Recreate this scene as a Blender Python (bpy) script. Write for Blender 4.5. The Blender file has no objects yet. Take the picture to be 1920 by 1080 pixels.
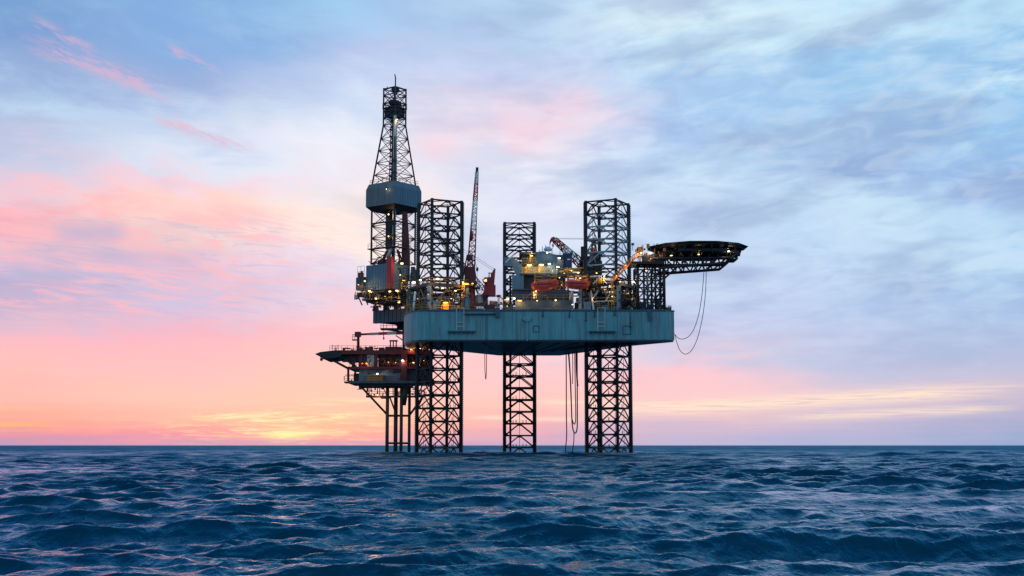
import bpy, math, random
import numpy as np
from mathutils import Vector, Matrix
random.seed(7)
S = bpy.context.scene
COL = S.collection
R = math.radians
# ------------------------------------------------------------------ camera and picture geometry
CAM_H = 2.3
F = 2506.0
TH = math.atan(295.0 / F)
CT, ST = math.cos(TH), math.sin(TH)
cam_d = bpy.data.cameras.new('camera')
cam_d.sensor_width = 36.0
cam_d.lens = F / 1920.0 * 36.0
cam_d.clip_start = 0.1
cam_d.clip_end = 80000
cam = bpy.data.objects.new('camera', cam_d)
cam.location = (0, 0, CAM_H)
cam.rotation_euler = (R(90) + TH, 0, 0)
COL.objects.link(cam)
S.camera = cam

def at(px, py, Y):
    a = (px - 960.0) / F
    b = (540.0 - py) / F
    dx, dy, dz = a, CT - b * ST, ST + b * CT
    k = Y / dy
    return Vector((dx * k, Y, dz * k + CAM_H))

# ------------------------------------------------------------------ mesh builder
class MB:
    def __init__(s):
        s.v = []; s.f = []; s.sm = []
    def add(s, vs, fs, smooth=False):
        o = len(s.v)
        s.v.extend([tuple(v) for v in vs])
        for f in fs:
            s.f.append(tuple(i + o for i in f)); s.sm.append(smooth)
        return s
    def hexa(s, c):
        return s.add(c, [(0, 3, 2, 1), (4, 5, 6, 7), (0, 1, 5, 4), (1, 2, 6, 5), (2, 3, 7, 6), (3, 0, 4, 7)])
    def box(s, a, b):
        x0, y0, z0 = a; x1, y1, z1 = b
        if x0 > x1: x0, x1 = x1, x0
        if y0 > y1: y0, y1 = y1, y0
        if z0 > z1: z0, z1 = z1, z0
        return s.hexa([(x0, y0, z0), (x1, y0, z0), (x1, y1, z0), (x0, y1, z0), (x0, y0, z1), (x1, y0, z1), (x1, y1, z1), (x0, y1, z1)])
    def pbox(s, x0, y0, x1, y1, Y, d):
        p = at(x0, y1, Y); q = at(x1, y0, Y)
        return s.box((p.x, Y, p.z), (q.x, Y + d, q.z))
    def fbox(s, fr, a, b):
        x0, y0, z0 = a; x1, y1, z1 = b
        return s.hexa([fr(*c) for c in [(x0, y0, z0), (x1, y0, z0), (x1, y1, z0), (x0, y1, z0), (x0, y0, z1), (x1, y0, z1), (x1, y1, z1), (x0, y1, z1)]])
    def frust(s, fr, a, b, z0, z1):
        # a, b: (x0,y0,x1,y1) at z0 and z1
        c = [(a[0], a[1], z0), (a[2], a[1], z0), (a[2], a[3], z0), (a[0], a[3], z0), (b[0], b[1], z1), (b[2], b[1], z1), (b[2], b[3], z1), (b[0], b[3], z1)]
        return s.hexa([fr(*p) for p in c])
    def tube(s, p, q, r, n=6, r2=None, cap=True):
        p = Vector(p); q = Vector(q)
        d = q - p
        if d.length < 1e-6: return s
        d.normalize()
        u = d.orthogonal().normalized(); w = d.cross(u)
        r2 = r if r2 is None else r2
        vs = []
        for c, rr in ((p, r), (q, r2)):
            for i in range(n):
                t = 2 * math.pi * i / n
                vs.append(c + (u * math.cos(t) + w * math.sin(t)) * rr)
        fs = [(i, (i + 1) % n, n + (i + 1) % n, n + i) for i in range(n)]
        if cap: fs += [tuple(range(n - 1, -1, -1)), tuple(range(n, 2 * n))]
        return s.add(vs, fs, n > 5)
    def bar(s, p, q, w, h=None):
        # square section bar, h measured towards up
        h = h or w
        p = Vector(p); q = Vector(q)
        d = (q - p).normalized()
        up = Vector((0, 0, 1)) if abs(d.z) < .95 else Vector((0, 1, 0))
        u = d.cross(up).normalized() * w / 2; v = u.cross(d).normalized() * h / 2
        return s.hexa([p - u - v, p + u - v, p + u + v, p - u + v, q - u - v, q + u - v, q + u + v, q - u + v])
    def path(s, pts, r, n=6):
        pts = [Vector(p) for p in pts]
        vs = []; N = len(pts)
        for i, p in enumerate(pts):
            d = (pts[min(i + 1, N - 1)] - pts[max(i - 1, 0)]).normalized()
            ref = Vector((0, 1, 0)) if abs(d.y) < .9 else Vector((1, 0, 0))
            u = d.cross(ref).normalized(); w = d.cross(u)
            for k in range(n):
                t = 2 * math.pi * k / n
                vs.append(p + (u * math.cos(t) + w * math.sin(t)) * r)
        fs = []
        for i in range(N - 1):
            for k in range(n):
                fs.append((i * n + k, i * n + (k + 1) % n, (i + 1) * n + (k + 1) % n, (i + 1) * n + k))
        return s.add(vs, fs, True)
    def prism(s, pts, z0, z1):
        n = len(pts)
        vs = [(p[0], p[1], z0) for p in pts] + [(p[0], p[1], z1) for p in pts]
        fs = [(i, (i + 1) % n, n + (i + 1) % n, n + i) for i in range(n)] + [tuple(range(n - 1, -1, -1)), tuple(range(n, 2 * n))]
        return s.add(vs, fs)
    def ppoly(s, pix, Y, d):
        # outline in a plane facing -y, with real thickness d
        P = [at(x, y, Y) for x, y in pix]
        n = len(P)
        vs = P + [p + Vector((0, d, 0)) for p in P]
        fs = [tuple(range(n)), tuple(range(2 * n - 1, n - 1, -1))] + [(i, n + i, n + (i + 1) % n, (i + 1) % n) for i in range(n)]
        return s.add(vs, fs)
    def lathe(s, c, prof, n=12, axis='z'):
        c = Vector(c); vs = []
        for r, z in prof:
            for i in range(n):
                t = 2 * math.pi * i / n
                o = (r * math.cos(t), r * math.sin(t), z) if axis == 'z' else ((z, r * math.cos(t), r * math.sin(t)) if axis == 'x' else (r * math.cos(t), z, r * math.sin(t)))
                vs.append(c + Vector(o))
        fs = []
        m = len(prof)
        for j in range(m - 1):
            for i in range(n):
                fs.append((j * n + i, j * n + (i + 1) % n, (j + 1) * n + (i + 1) % n, (j + 1) * n + i))
        fs += [tuple(range(n - 1, -1, -1)), tuple(range((m - 1) * n, m * n))]
        return s.add(vs, fs, True)
    def rail(s, pts, h=1.1, sp=1.6, r=.05, mid=True):
        pts = [Vector(p) for p in pts]
        for a, b in zip(pts, pts[1:]):
            L = (b - a).length
            n = max(1, int(L / sp))
            for i in range(n + 1):
                p = a.lerp(b, i / n)
                s.bar(p, p + Vector((0, 0, h)), r * 1.5)
            for z in ((h, h * .52) if mid else (h,)):
                s.bar(a + Vector((0, 0, z)), b + Vector((0, 0, z)), r * 1.4)
        return s
    def ribs(s, a, b, z0, z1, sp=.5, w=.12, d=.07, out=(0, -1, 0)):
        # vertical corrugation ribs standing proud of a wall from a to b
        a = Vector(a); b = Vector(b); o = Vector(out)
        L = (b - a).length; n = max(1, int(L / sp)); t = (b - a).normalized() * w / 2
        for i in range(n + 1):
            p = a.lerp(b, (i + .5) / (n + 1))
            q = [p - t, p + t, p + t + o * d, p - t + o * d]
            s.hexa([(v.x, v.y, z0) for v in q] + [(v.x, v.y, z1) for v in q])
        return s
    def split(s):
        # loose islands that lie far apart become pieces of their own
        nv = len(s.v)
        if nv < 2: return [s]
        par = list(range(nv))
        def find(i):
            while par[i] != i: par[i] = par[par[i]]; i = par[i]
            return i
        for f in s.f:
            r = find(f[0])
            for i in f[1:]: par[find(i)] = r
        roots = np.array([find(i) for i in range(nv)])
        _, isl = np.unique(roots, return_inverse=True)
        k = isl.max() + 1
        if k < 2 or k > 780: return [s]
        pts = np.array([tuple(v) for v in s.v])
        lo = np.full((k, 3), np.inf); hi = np.full((k, 3), -np.inf)
        np.minimum.at(lo, isl, pts); np.maximum.at(hi, isl, pts)
        size = (hi - lo).max(axis=1)
        gap = np.maximum(0, np.maximum(lo[:, None] - hi[None], lo[None] - hi[:, None]))
        near = np.sqrt((gap ** 2).sum(2)) <= np.maximum(.02, .5 * np.maximum(size[:, None], size[None])) - .002
        lab = np.arange(k)
        while True:
            nl = np.where(near, lab[None, :], k).min(axis=1)
            nl = np.minimum(nl, lab)
            if (nl == lab).all(): break
            lab = nl
        u = np.unique(lab)
        if len(u) < 2 or len(u) > 40: return [s]
        out = []
        for g in u:
            m = MB(); mp = {}
            for f, sm_ in zip(s.f, s.sm):
                if lab[isl[f[0]]] != g: continue
                ff = []
                for i in f:
                    if i not in mp: mp[i] = len(m.v); m.v.append(s.v[i])
                    ff.append(mp[i])
                m.f.append(tuple(ff)); m.sm.append(sm_)
            out.append(m)
        return out
    def build(s, name, mat, parent=None, local=False):
        if parent is not None:
            ps = s.split()
            if len(ps) > 1: return [p.build1(name, mat, parent, local) for p in ps][0]
        return s.build1(name, mat, parent, local)
    def build1(s, name, mat, parent=None, local=False):
        me = bpy.data.meshes.new(name)
        vs = s.v
        if parent is not None and not local:
            M = world_of(parent).inverted()
            vs = [M @ Vector(v) for v in vs]
        me.from_pydata([tuple(v) for v in vs], [], s.f)
        me.polygons.foreach_set('use_smooth', s.sm)
        me.materials.append(mat)
        me.update()
        o = bpy.data.objects.new(name, me)
        COL.objects.link(o)
        if parent is not None: o.parent = parent
        return o

def world_of(o):
    M = Matrix.LocRotScale(o.location, o.rotation_euler, o.scale)
    return (world_of(o.parent) @ M) if o.parent else M

def tag(o, label, cat, group=None, kind=None):
    if label: o['label'] = label
    if cat: o['category'] = cat
    if group: o['group'] = group
    if kind: o['kind'] = kind
    return o

def thing(name, label, cat, loc=(0, 0, 0), rz=0, group=None):
    o = bpy.data.objects.new(name, None)
    o.empty_display_size = .5
    o.location = loc; o.rotation_euler = (0, 0, rz)
    COL.objects.link(o)
    return tag(o, label, cat, group)

def copy_tree(o, parent=None):
    c = o.copy(); COL.objects.link(c); c.parent = parent
    for ch in list(o.children): copy_tree(ch, c)
    return c

def frame(origin, rz):
    o = Vector(origin); c, s_ = math.cos(rz), math.sin(rz)
    def fr(x, y, z): return Vector((o.x + c * x - s_ * y, o.y + s_ * x + c * y, z))
    return fr

# ------------------------------------------------------------------ materials
def lin(c):
    def f(u):
        u /= 255.0
        return u / 12.92 if u <= .04045 else ((u + .055) / 1.055) ** 2.4
    return tuple(f(u) for u in c[:3]) + (1,)

def new_mat(name):
    m = bpy.data.materials.new(name); m.use_nodes = True
    nt = m.node_tree
    return m, nt, nt.nodes['Principled BSDF']

def painted(name, col, col2, rough=.55, scale=.35, streak=0.5, rust=0.0, rust_col=(.10, .045, .025), metal=0.0, runs=(1.1, .22)):
    # weathered paint: blotches, vertical run-off streaks and rust patches
    m, nt, b = new_mat(name)
    N = nt.nodes; L = nt.links
    tc = N.new('ShaderNodeTexCoord')
    geo = N.new('ShaderNodeNewGeometry')
    mp = N.new('ShaderNodeMapping'); mp.inputs['Scale'].default_value = (1.6, 1.6, .10)
    L.new(geo.outputs['Position'], mp.inputs['Vector'])
    n1 = N.new('ShaderNodeTexNoise'); n1.inputs['Scale'].default_value = scale; n1.inputs['Detail'].default_value = 6
    L.new(geo.outputs['Position'], n1.inputs['Vector'])
    n2 = N.new('ShaderNodeTexNoise'); n2.inputs['Scale'].default_value = 1.0; n2.inputs['Detail'].default_value = 4
    L.new(mp.outputs['Vector'], n2.inputs['Vector'])
    mixv = N.new('ShaderNodeMix'); mixv.data_type = 'FLOAT'; mixv.inputs[0].default_value = streak
    L.new(n1.outputs['Fac'], mixv.inputs[2]); L.new(n2.outputs['Fac'], mixv.inputs[3])
    mr = N.new('ShaderNodeMapRange'); mr.inputs[1].default_value = .36; mr.inputs[2].default_value = .66
    L.new(mixv.outputs[0], mr.inputs[0])
    mc = N.new('ShaderNodeMix'); mc.data_type = 'RGBA'
    mc.inputs[6].default_value = (*col, 1); mc.inputs[7].default_value = (*col2, 1)
    L.new(mr.outputs[0], mc.inputs[0])
    out = mc.outputs[2]
    if rust > 0:
        mp2 = N.new('ShaderNodeMapping'); mp2.inputs['Scale'].default_value = (runs[0], runs[0], runs[1])
        L.new(geo.outputs['Position'], mp2.inputs['Vector'])
        n3 = N.new('ShaderNodeTexNoise'); n3.inputs['Scale'].default_value = .8; n3.inputs['Detail'].default_value = 8; n3.inputs['Roughness'].default_value = .65
        L.new(mp2.outputs['Vector'], n3.inputs['Vector'])
        mr2 = N.new('ShaderNodeMapRange'); mr2.inputs[1].default_value = .70 - .18 * rust; mr2.inputs[2].default_value = .80 - .1 * rust; mr2.inputs[4].default_value = .75
        L.new(n3.outputs['Fac'], mr2.inputs[0])
        mx = N.new('ShaderNodeMix'); mx.data_type = 'RGBA'
        L.new(mr2.outputs[0], mx.inputs[0]); L.new(out, mx.inputs[6]); mx.inputs[7].default_value = (*rust_col, 1)
        out = mx.outputs[2]
    L.new(out, b.inputs['Base Color'])
    b.inputs['Roughness'].default_value = rough
    b.inputs['Metallic'].default_value = metal
    bp = N.new('ShaderNodeBump'); bp.inputs['Strength'].default_value = .25; bp.inputs['Distance'].default_value = .05
    L.new(n1.outputs['Fac'], bp.inputs['Height']); L.new(bp.outputs['Normal'], b.inputs['Normal'])
    return m

def emit(name, col, strength):
    m = bpy.data.materials.new(name); m.use_nodes = True
    nt = m.node_tree; nt.nodes.clear()
    e = nt.nodes.new('ShaderNodeEmission'); o = nt.nodes.new('ShaderNodeOutputMaterial')
    e.inputs[0].default_value = (*col, 1); e.inputs[1].default_value = strength
    nt.links.new(e.outputs[0], o.inputs[0])
    return m

M = {}
M['hull'] = painted('hull_paint', (.062, .265, .322), (.150, .395, .440), .55, .16, .62, 1.2, (.15, .115, .095), 0, (1.9, .16))
M['hull_dark'] = painted('hull_bottom_dark', (.014, .024, .04), (.022, .034, .055), .45, .3, .2, .2)  # underside gets a darker tone than the hull sides
M['seam'] = painted('seam_paint', (.06, .17, .20), (.10, .22, .25), .6)
M['steel'] = painted('dark_steel', (.009, .010, .016), (.018, .018, .026), .6, .5, .5, .35, (.045, .022, .014))
M['leg'] = painted('leg_steel', (.007, .008, .013), (.015, .017, .025), .6, .6, .3, .5, (.05, .024, .016))
def tide_band(m):
    nt = m.node_tree; N = nt.nodes; L = nt.links; b = N['Principled BSDF']
    src = b.inputs['Base Color'].links[0].from_socket
    g = N.new('ShaderNodeNewGeometry'); sp = N.new('ShaderNodeSeparateXYZ'); L.new(g.outputs['Position'], sp.inputs[0])
    n = N.new('ShaderNodeTexNoise'); n.inputs['Scale'].default_value = 1.3; n.inputs['Detail'].default_value = 6; L.new(g.outputs['Position'], n.inputs['Vector'])
    a = N.new('ShaderNodeMath'); a.operation = 'MULTIPLY_ADD'; L.new(n.outputs['Fac'], a.inputs[0]); a.inputs[1].default_value = -3.5; L.new(sp.outputs['Z'], a.inputs[2])
    r = N.new('ShaderNodeMapRange'); r.inputs[1].default_value = 1.6; r.inputs[2].default_value = .4; L.new(a.outputs[0], r.inputs[0])
    x = N.new('ShaderNodeMix'); x.data_type = 'RGBA'; L.new(r.outputs[0], x.inputs[0]); L.new(src, x.inputs[6]); x.inputs[7].default_value = (.032, .030, .018, 1)
    L.new(x.outputs[2], b.inputs['Base Color'])
M['leg_pale'] = painted('pale_leg_steel', (.19, .28, .33), (.28, .38, .43), .5, .6, .5, .25)  # paler tone for the braces in a band of bays on one leg
M['leg_worn'] = painted('jacket_steel', (.03, .024, .022), (.05, .038, .03), .55, .4, .5, .5, (.055, .025, .015))
tide_band(M['leg']); tide_band(M['leg_worn'])
M['blue'] = painted('blue_panel', (.085, .17, .25), (.12, .23, .32), .5, .3, .6, .1)
M['bluedark'] = painted('blue_container', (.04, .075, .12), (.06, .10, .155), .55, .4, .6, .15)
M['grey'] = painted('grey_panel', (.19, .23, .27), (.27, .31, .34), .5, .3, .7, .15)
M['greydark'] = painted('grey_machinery', (.06, .075, .09), (.10, .115, .13), .55, .6, .4, .25)
M['greyblue'] = painted('grey_blue_panel', (.11, .14, .165), (.17, .20, .225), .5, .3, .75, .25)
M['navy'] = painted('navy_container', (.02, .03, .12), (.03, .04, .17), .4, .3, .4)
M['red'] = painted('red_paint', (.42, .012, .022), (.52, .022, .03), .42, .4, .5, .1)
M['darkred'] = painted('dark_red_paint', (.10, .010, .014), (.155, .016, .020), .5, .4, .5, .3)
M['boat'] = painted('lifeboat_red', (.60, .05, .03), (.70, .07, .045), .35, .5, .3)
M['yellow'] = painted('yellow_paint', (.42, .24, .03), (.52, .31, .05), .5, .6, .4, .3)
M['orange'] = painted('orange_paint', (.60, .20, .03), (.70, .26, .04), .5, .4, .4, .1)
M['white'] = painted('white_paint', (.62, .64, .66), (.74, .75, .76), .45, .5, .5, .15)
M['pale'] = painted('pale_panel', (.42, .42, .40), (.52, .50, .46), .5, .4, .5, .1)
M['deck'] = painted('green_deck', (.02, .045, .05), (.035, .06, .065), .7, .4, .1)
M['black'] = painted('black_rubber', (.012, .012, .014), (.022, .022, .025), .6)
M['rope'] = painted('hose_rubber', (.03, .025, .03), (.05, .04, .045), .6)
M['warm'] = emit('warm_lamp', (1.0, .62, .20), 4.5)
M['amber'] = emit('amber_lamp', (1.0, .46, .07), 3.2)
M['cool'] = emit('white_lamp', (1.0, .80, .55), 6)
M['window'] = emit('lit_window', (1.0, .62, .28), 1.6)

# ------------------------------------------------------------------ floodlights (parts of what they are fixed to)
LAMP_K = 2.0
def lamp(parent, px, py, Y, r=.3, mat='warm', wide=1.0):
    c = at(px, py, Y)
    r0 = r; r = r * .78
    hb = MB()
    w = r * wide
    hb.box((c.x - w * 1.15, c.y + r * .3, c.z + r * .55), (c.x + w * 1.15, c.y + r * 1.8, c.z + r * 1.0))
    hb.box((c.x - w * 1.15, c.y + r * 1.2, c.z - r * .6), (c.x + w * 1.15, c.y + r * 1.8, c.z + r * .55))
    h = hb.build('floodlight', M['greydark'], parent)
    g = MB()
    g.lathe(c, [(.35 * r, -r * .62), (.85 * r, -r * .4), (r, 0), (.85 * r, r * .4), (.35 * r, r * .54)], 8)
    if wide != 1.0: g.v = [(c.x + (v[0] - c.x) * wide, v[1], v[2]) for v in g.v]
    g.build('lamp_glass', M[mat], h)
    ld = bpy.data.lights.new('lamp_light', 'POINT')
    ld.energy = {'warm': 55, 'amber': 50, 'cool': 40}[mat] * (r0 / .3) ** 2 * wide * LAMP_K
    ld.color = {'warm': (1, .55, .16), 'amber': (1, .42, .06), 'cool': (1, .78, .52)}[mat]
    ld.shadow_soft_size = .06
    lo = bpy.data.objects.new('lamp_light', ld); COL.objects.link(lo)
    lo.parent = h; lo.location = world_of(h).inverted() @ (c + Vector((0, -r * 1.1, -r * .75)))
    return h

# ------------------------------------------------------------------ SEA
def make_sea():
    rng = np.random.default_rng(11)
    # ring radii: fine near the shore of the lens, then coarser to the horizon
    rad = [1.5]
    while rad[-1] < 700: rad.append(rad[-1] + max(.07, rad[-1] * .0037))
    while rad[-1] < 60000: rad.append(rad[-1] * 1.06)
    rad = np.array(rad)
    azf = np.radians(np.linspace(-27, 27, 1050))
    azb = np.radians(np.linspace(27, 333, 150)[1:-1])
    az = np.concatenate([azf, azb])
    nr, na = len(rad), len(az)
    rr, aa = np.meshgrid(rad, az, indexing='ij')
    x0 = (rr * np.sin(aa)).ravel(); y0 = (rr * np.cos(aa)).ravel()
    sp = np.gradient(rad)[:, None].repeat(na, 1).ravel()
    azsp = np.concatenate([np.full(1050, np.radians(54) / 1049), np.full(len(azb), np.radians(306) / 149)])
    sp = np.maximum(sp, (rr * azsp[None, :] * .8).ravel())
    dx = np.zeros_like(x0); dy = np.zeros_like(x0); dz = np.zeros_like(x0)
    # patches of rougher and calmer water
    patch = np.zeros_like(x0)
    for i in range(14):
        lam = rng.uniform(25, 110); th = rng.uniform(0, 2 * np.pi); k = 2 * np.pi / lam
        patch += np.sin(k * (x0 * np.cos(th) + y0 * np.sin(th)) + rng.uniform(0, 6.28)) / 3.7
    patch = np.clip(1 + .30 * patch, .45, 1.7)
    near = rr.ravel() < 720
    idx = np.where(near)[0]
    X = x0[idx]; Yy = y0[idx]; SP = sp[idx]; PT = patch[idx]
    DX = np.zeros_like(X); DY = np.zeros_like(X); DZ = np.zeros_like(X)
    NW = 190
    lams = np.exp(np.linspace(math.log(.32), math.log(13), NW)) * rng.uniform(.93, 1.07, NW)
    main = math.radians(-80)   # travel direction, mostly towards the lens
    for lam in lams:
        spread = .62 if lam < 3 else .40
        th = main + rng.normal(0, spread)
        k = 2 * math.pi / lam
        st = .0255 * WAVE_K * (.54 if lam > 6 else (.85 if lam > 3.5 else (1.2 if lam > .8 else 1.1)))
        a = st / k
        fade = np.clip((lam / SP - 2.2) / 2.0, 0, 1)
        if fade.max() <= 0: continue
        ph = k * (X * math.cos(th) + Yy * math.sin(th)) + rng.uniform(0, 6.28)
        A = a * fade * (PT if lam < 6 else 1.0)
        c = np.cos(ph); s_ = np.sin(ph)
        DZ += A * c
        q = 1.0
        DX -= q * A * math.cos(th) * s_; DY -= q * A * math.sin(th) * s_
    # a long low swell rolling past the rig
    DZ += .8 * np.cos(2 * math.pi * (Yy - 270 + .05 * X) / 62) * np.clip(1 - np.abs(Yy - 285) / 110, 0, 1)
    # keep the crest below the lens close by
    R0 = np.hypot(X, Yy)
    damp = np.clip((R0 - 4) / 32, .10, 1)
    dx[idx] = DX * damp; dy[idx] = DY * damp; dz[idx] = DZ * damp
    co = np.stack([x0 + dx, y0 + dy, dz], 1)
    co = np.vstack([co, [[0, 0, 0]]]).astype(np.float32)
    i = np.arange(nr - 1)[:, None]; j = np.arange(na)[None, :]
    a = i * na + j; b = i * na + (j + 1) % na
    quads = np.stack([a, a + na, b + na, b], -1).reshape(-1, 4)
    # azimuth grows clockwise seen from above: order so that normals face up
    quads = quads[:, ::1]
    ctr = nr * na
    jj = np.arange(na)
    tris = np.stack([np.full(na, ctr), jj, (jj + 1) % na], -1)
    me = bpy.data.meshes.new('sea')
    nq, ntr = len(quads), len(tris)
    me.vertices.add(len(co)); me.vertices.foreach_set('co', co.ravel())
    loops = np.concatenate([quads[:, ::-1].ravel(), tris[:, ::-1].ravel()]).astype(np.int32)
    me.loops.add(len(loops)); me.loops.foreach_set('vertex_index', loops)
    starts = np.concatenate([np.arange(nq) * 4, nq * 4 + np.arange(ntr) * 3]).astype(np.int32)
    tot = np.concatenate([np.full(nq, 4), np.full(ntr, 3)]).astype(np.int32)
    me.polygons.add(nq + ntr)
    me.polygons.foreach_set('loop_start', starts)
    try: me.polygons.foreach_set('loop_total', tot)
    except Exception: pass
    me.polygons.foreach_set('use_smooth', np.ones(nq + ntr, dtype=bool))
    me.update(calc_edges=True); me.validate()
    # waves too small for the mesh at a given spot show as a rougher surface there
    rg = np.clip(.12 + .30 * np.clip(np.log(np.maximum(sp, .1) / .15) / math.log(4.0 / .15), 0, 1), 0, .62)
    at_ = me.attributes.new('small_waves', 'FLOAT', 'POINT')
    at_.data.foreach_set('value', np.append(rg, .2).astype(np.float32))
    m, nt, b = new_mat('sea_water')
    N = nt.nodes; L = nt.links
    geo = N.new('ShaderNodeNewGeometry')
    di = N.new('ShaderNodeBsdfDiffuse'); di.inputs['Color'].default_value = (*SEA_COL, 1)
    gl = N.new('ShaderNodeBsdfGlossy'); gl.inputs['Color'].default_value = (.43, .78, 1.0, 1)
    fz = N.new('ShaderNodeFresnel'); fz.inputs['IOR'].default_value = SEA_IOR
    # facets of unresolved waves that are seen are tilted to the eye: less mirror there
    an = N.new('ShaderNodeAttribute'); an.attribute_name = 'small_waves'
    mm = N.new('ShaderNodeMapRange'); mm.inputs[1].default_value = .12; mm.inputs[2].default_value = .42; mm.inputs[3].default_value = 1.0; mm.inputs[4].default_value = .36
    L.new(an.outputs['Fac'], mm.inputs[0])
    fm = N.new('ShaderNodeMath'); fm.operation = 'MULTIPLY'; L.new(fz.outputs[0], fm.inputs[0])
    # cat's paws: streaks of rougher, darker and smoother, brighter water drawn out by the wind
    wm_ = N.new('ShaderNodeMapping'); wm_.inputs['Scale'].default_value = (.045, .016, 1); wm_.inputs['Rotation'].default_value = (0, 0, .12)
    L.new(geo.outputs['Position'], wm_.inputs['Vector'])
    wn = N.new('ShaderNodeTexNoise'); wn.inputs['Scale'].default_value = 1; wn.inputs['Detail'].default_value = 7; wn.inputs['Roughness'].default_value = .68
    L.new(wm_.outputs['Vector'], wn.inputs['Vector'])
    wr = N.new('ShaderNodeMapRange'); wr.inputs[1].default_value = .36; wr.inputs[2].default_value = .66; wr.inputs[3].default_value = .45; wr.inputs[4].default_value = 1.35
    L.new(wn.outputs['Fac'], wr.inputs[0])
    f2 = N.new('ShaderNodeMath'); f2.operation = 'MULTIPLY'; L.new(mm.outputs[0], f2.inputs[0]); L.new(wr.outputs[0], f2.inputs[1]); L.new(f2.outputs[0], fm.inputs[1]); fm.use_clamp = True
    # seen steeply the water adds its own blue to what it mirrors, at a glance it mirrors the sky as it is
    tn = N.new('ShaderNodeMapRange'); tn.interpolation_type = 'SMOOTHSTEP'; tn.inputs[1].default_value = .11; tn.inputs[2].default_value = .60
    L.new(fm.outputs[0], tn.inputs[0])
    tm = N.new('ShaderNodeMix'); tm.data_type = 'RGBA'; tm.inputs[6].default_value = (.09, .66, 1.0, 1); tm.inputs[7].default_value = (.95, .84, .95, 1)
    L.new(tn.outputs[0], tm.inputs[0]); L.new(tm.outputs[2], gl.inputs['Color'])
    mxs = N.new('ShaderNodeMixShader'); L.new(fm.outputs[0], mxs.inputs[0]); L.new(di.outputs[0], mxs.inputs[1]); L.new(gl.outputs[0], mxs.inputs[2])
    L.new(mxs.outputs[0], N['Material Output'].inputs['Surface'])
    an = N.new('ShaderNodeAttribute'); an.attribute_name = 'small_waves'; L.new(an.outputs['Fac'], gl.inputs['Roughness'])
    h = None
    for sc, amp, st in ((1.1, .20, (1, .45, 1)), (3.2, .095, (1, .5, 1)), (9.0, .024, (1, .7, 1))):
        mp = N.new('ShaderNodeMapping'); mp.inputs['Scale'].default_value = st; mp.inputs['Rotation'].default_value = (0, 0, .35)
        L.new(geo.outputs['Position'], mp.inputs['Vector'])
        n = N.new('ShaderNodeTexNoise'); n.inputs['Scale'].default_value = sc; n.inputs['Detail'].default_value = 3; n.inputs['Distortion'].default_value = .6
        L.new(mp.outputs['Vector'], n.inputs['Vector'])
        mu = N.new('ShaderNodeMath'); mu.operation = 'MULTIPLY'; mu.inputs[1].default_value = amp
        L.new(n.outputs['Fac'], mu.inputs[0])
        if h is None: h = mu.outputs[0]
        else:
            ad = N.new('ShaderNodeMath'); L.new(h, ad.inputs[0]); L.new(mu.outputs[0], ad.inputs[1]); h = ad.outputs[0]
    bp = N.new('ShaderNodeBump'); bp.inputs['Strength'].default_value = .8; bp.inputs['Distance'].default_value = 1.0
    L.new(h, bp.inputs['Height'])
    for nd in (di, gl, fz): L.new(bp.outputs['Normal'], nd.inputs['Normal'])
    N.remove(b)
    me.materials.append(m)
    o = bpy.data.objects.new('sea', me); COL.objects.link(o)
    tag(o, 'choppy dark blue sea reaching the horizon', 'sea', kind='structure')
WAVE_K = 1.36
SEA_COL = (.0002, .027, .055)
SEA_IOR = 1.36
make_sea()

# ------------------------------------------------------------------ HULL
YF = 290.0
Z_HB = at(1000, 640, YF).z
Z_HT = at(1000, 582, YF).z
def XY(px, Y): p = at(px, 600, Y); return (p.x, p.y)
plan = [XY(800, YF), XY(784, 290.8), XY(771, 293), XY(762, 297), XY(757.5, 303), XY(762, 308), XY(868, 323), XY(935, 336.5), XY(1050, 336.8), XY(1185, 303.5), XY(1264, 292.2), XY(1250, YF)]
plan = plan[::-1]   # counter clockwise seen from above is not needed, keep outward winding below
hull = thing('rig_hull', 'teal blue steel hull of the drilling rig raised on lattice legs', 'rig hull', (at(982, 640, 310).x, 310, Z_HB))
def ccw(p):
    a = sum(p[i][0] * p[(i + 1) % len(p)][1] - p[(i + 1) % len(p)][0] * p[i][1] for i in range(len(p)))
    return p if a > 0 else p[::-1]
plan = ccw(plan)
sh = MB(); sh.prism(plan, Z_HB + .35, Z_HT); sh.build('hull_shell', M['hull'], hull)
cx = sum(p[0] for p in plan) / len(plan); cy = sum(p[1] for p in plan) / len(plan)
ins = [(cx + (x - cx) * .994, cy + (y - cy) * .994) for x, y in plan]
bt = MB(); bt.prism(ins, Z_HB, Z_HB + .346)
for k in range(9):
    a = at(905 + 36 * k, 650, 294); bb = at(925 + 18 * k, 650, 328 - abs(k - 4) * 4.0)
    bt.bar((a.x, a.y, Z_HB - .1), (bb.x, bb.y, Z_HB - .1), .25, .194)
bt.build('hull_bottom', M['hull_dark'], hull)
# plate seams, rubbing strips and pipes on the hull side
sm = MB()
for px in (805.5, 817, 842, 905, 945, 968, 1010, 1060, 1098, 1158, 1190, 1203, 1222):
    p = at(px, 600, YF)
    sm.box((p.x - .06, YF - .05, Z_HB + .4), (p.x + .06, YF + .01, Z_HT - .2))
p = at(912, 600, YF); sm.box((p.x - .3, YF - .12, Z_HB + .4), (p.x + .3, YF + .01, Z_HT - .6))
sm.build('plate_seam', M['seam'], hull)
gw = MB()
a = at(800, 582, YF); b_ = at(1250, 582, YF)
gw.box((a.x, YF - .10, Z_HT - .22), (b_.x, YF - .003, Z_HT + .06))
for i in range(len(plan)):
    p, q = Vector((*plan[i], Z_HT + .05)), Vector((*plan[(i + 1) % len(plan)], Z_HT + .05))
    if max(p.y, q.y) < 312: gw.bar(p, q, .3, .28)
gw.build('deck_edge', M['bluedark'], hull)
pp = MB()
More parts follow.
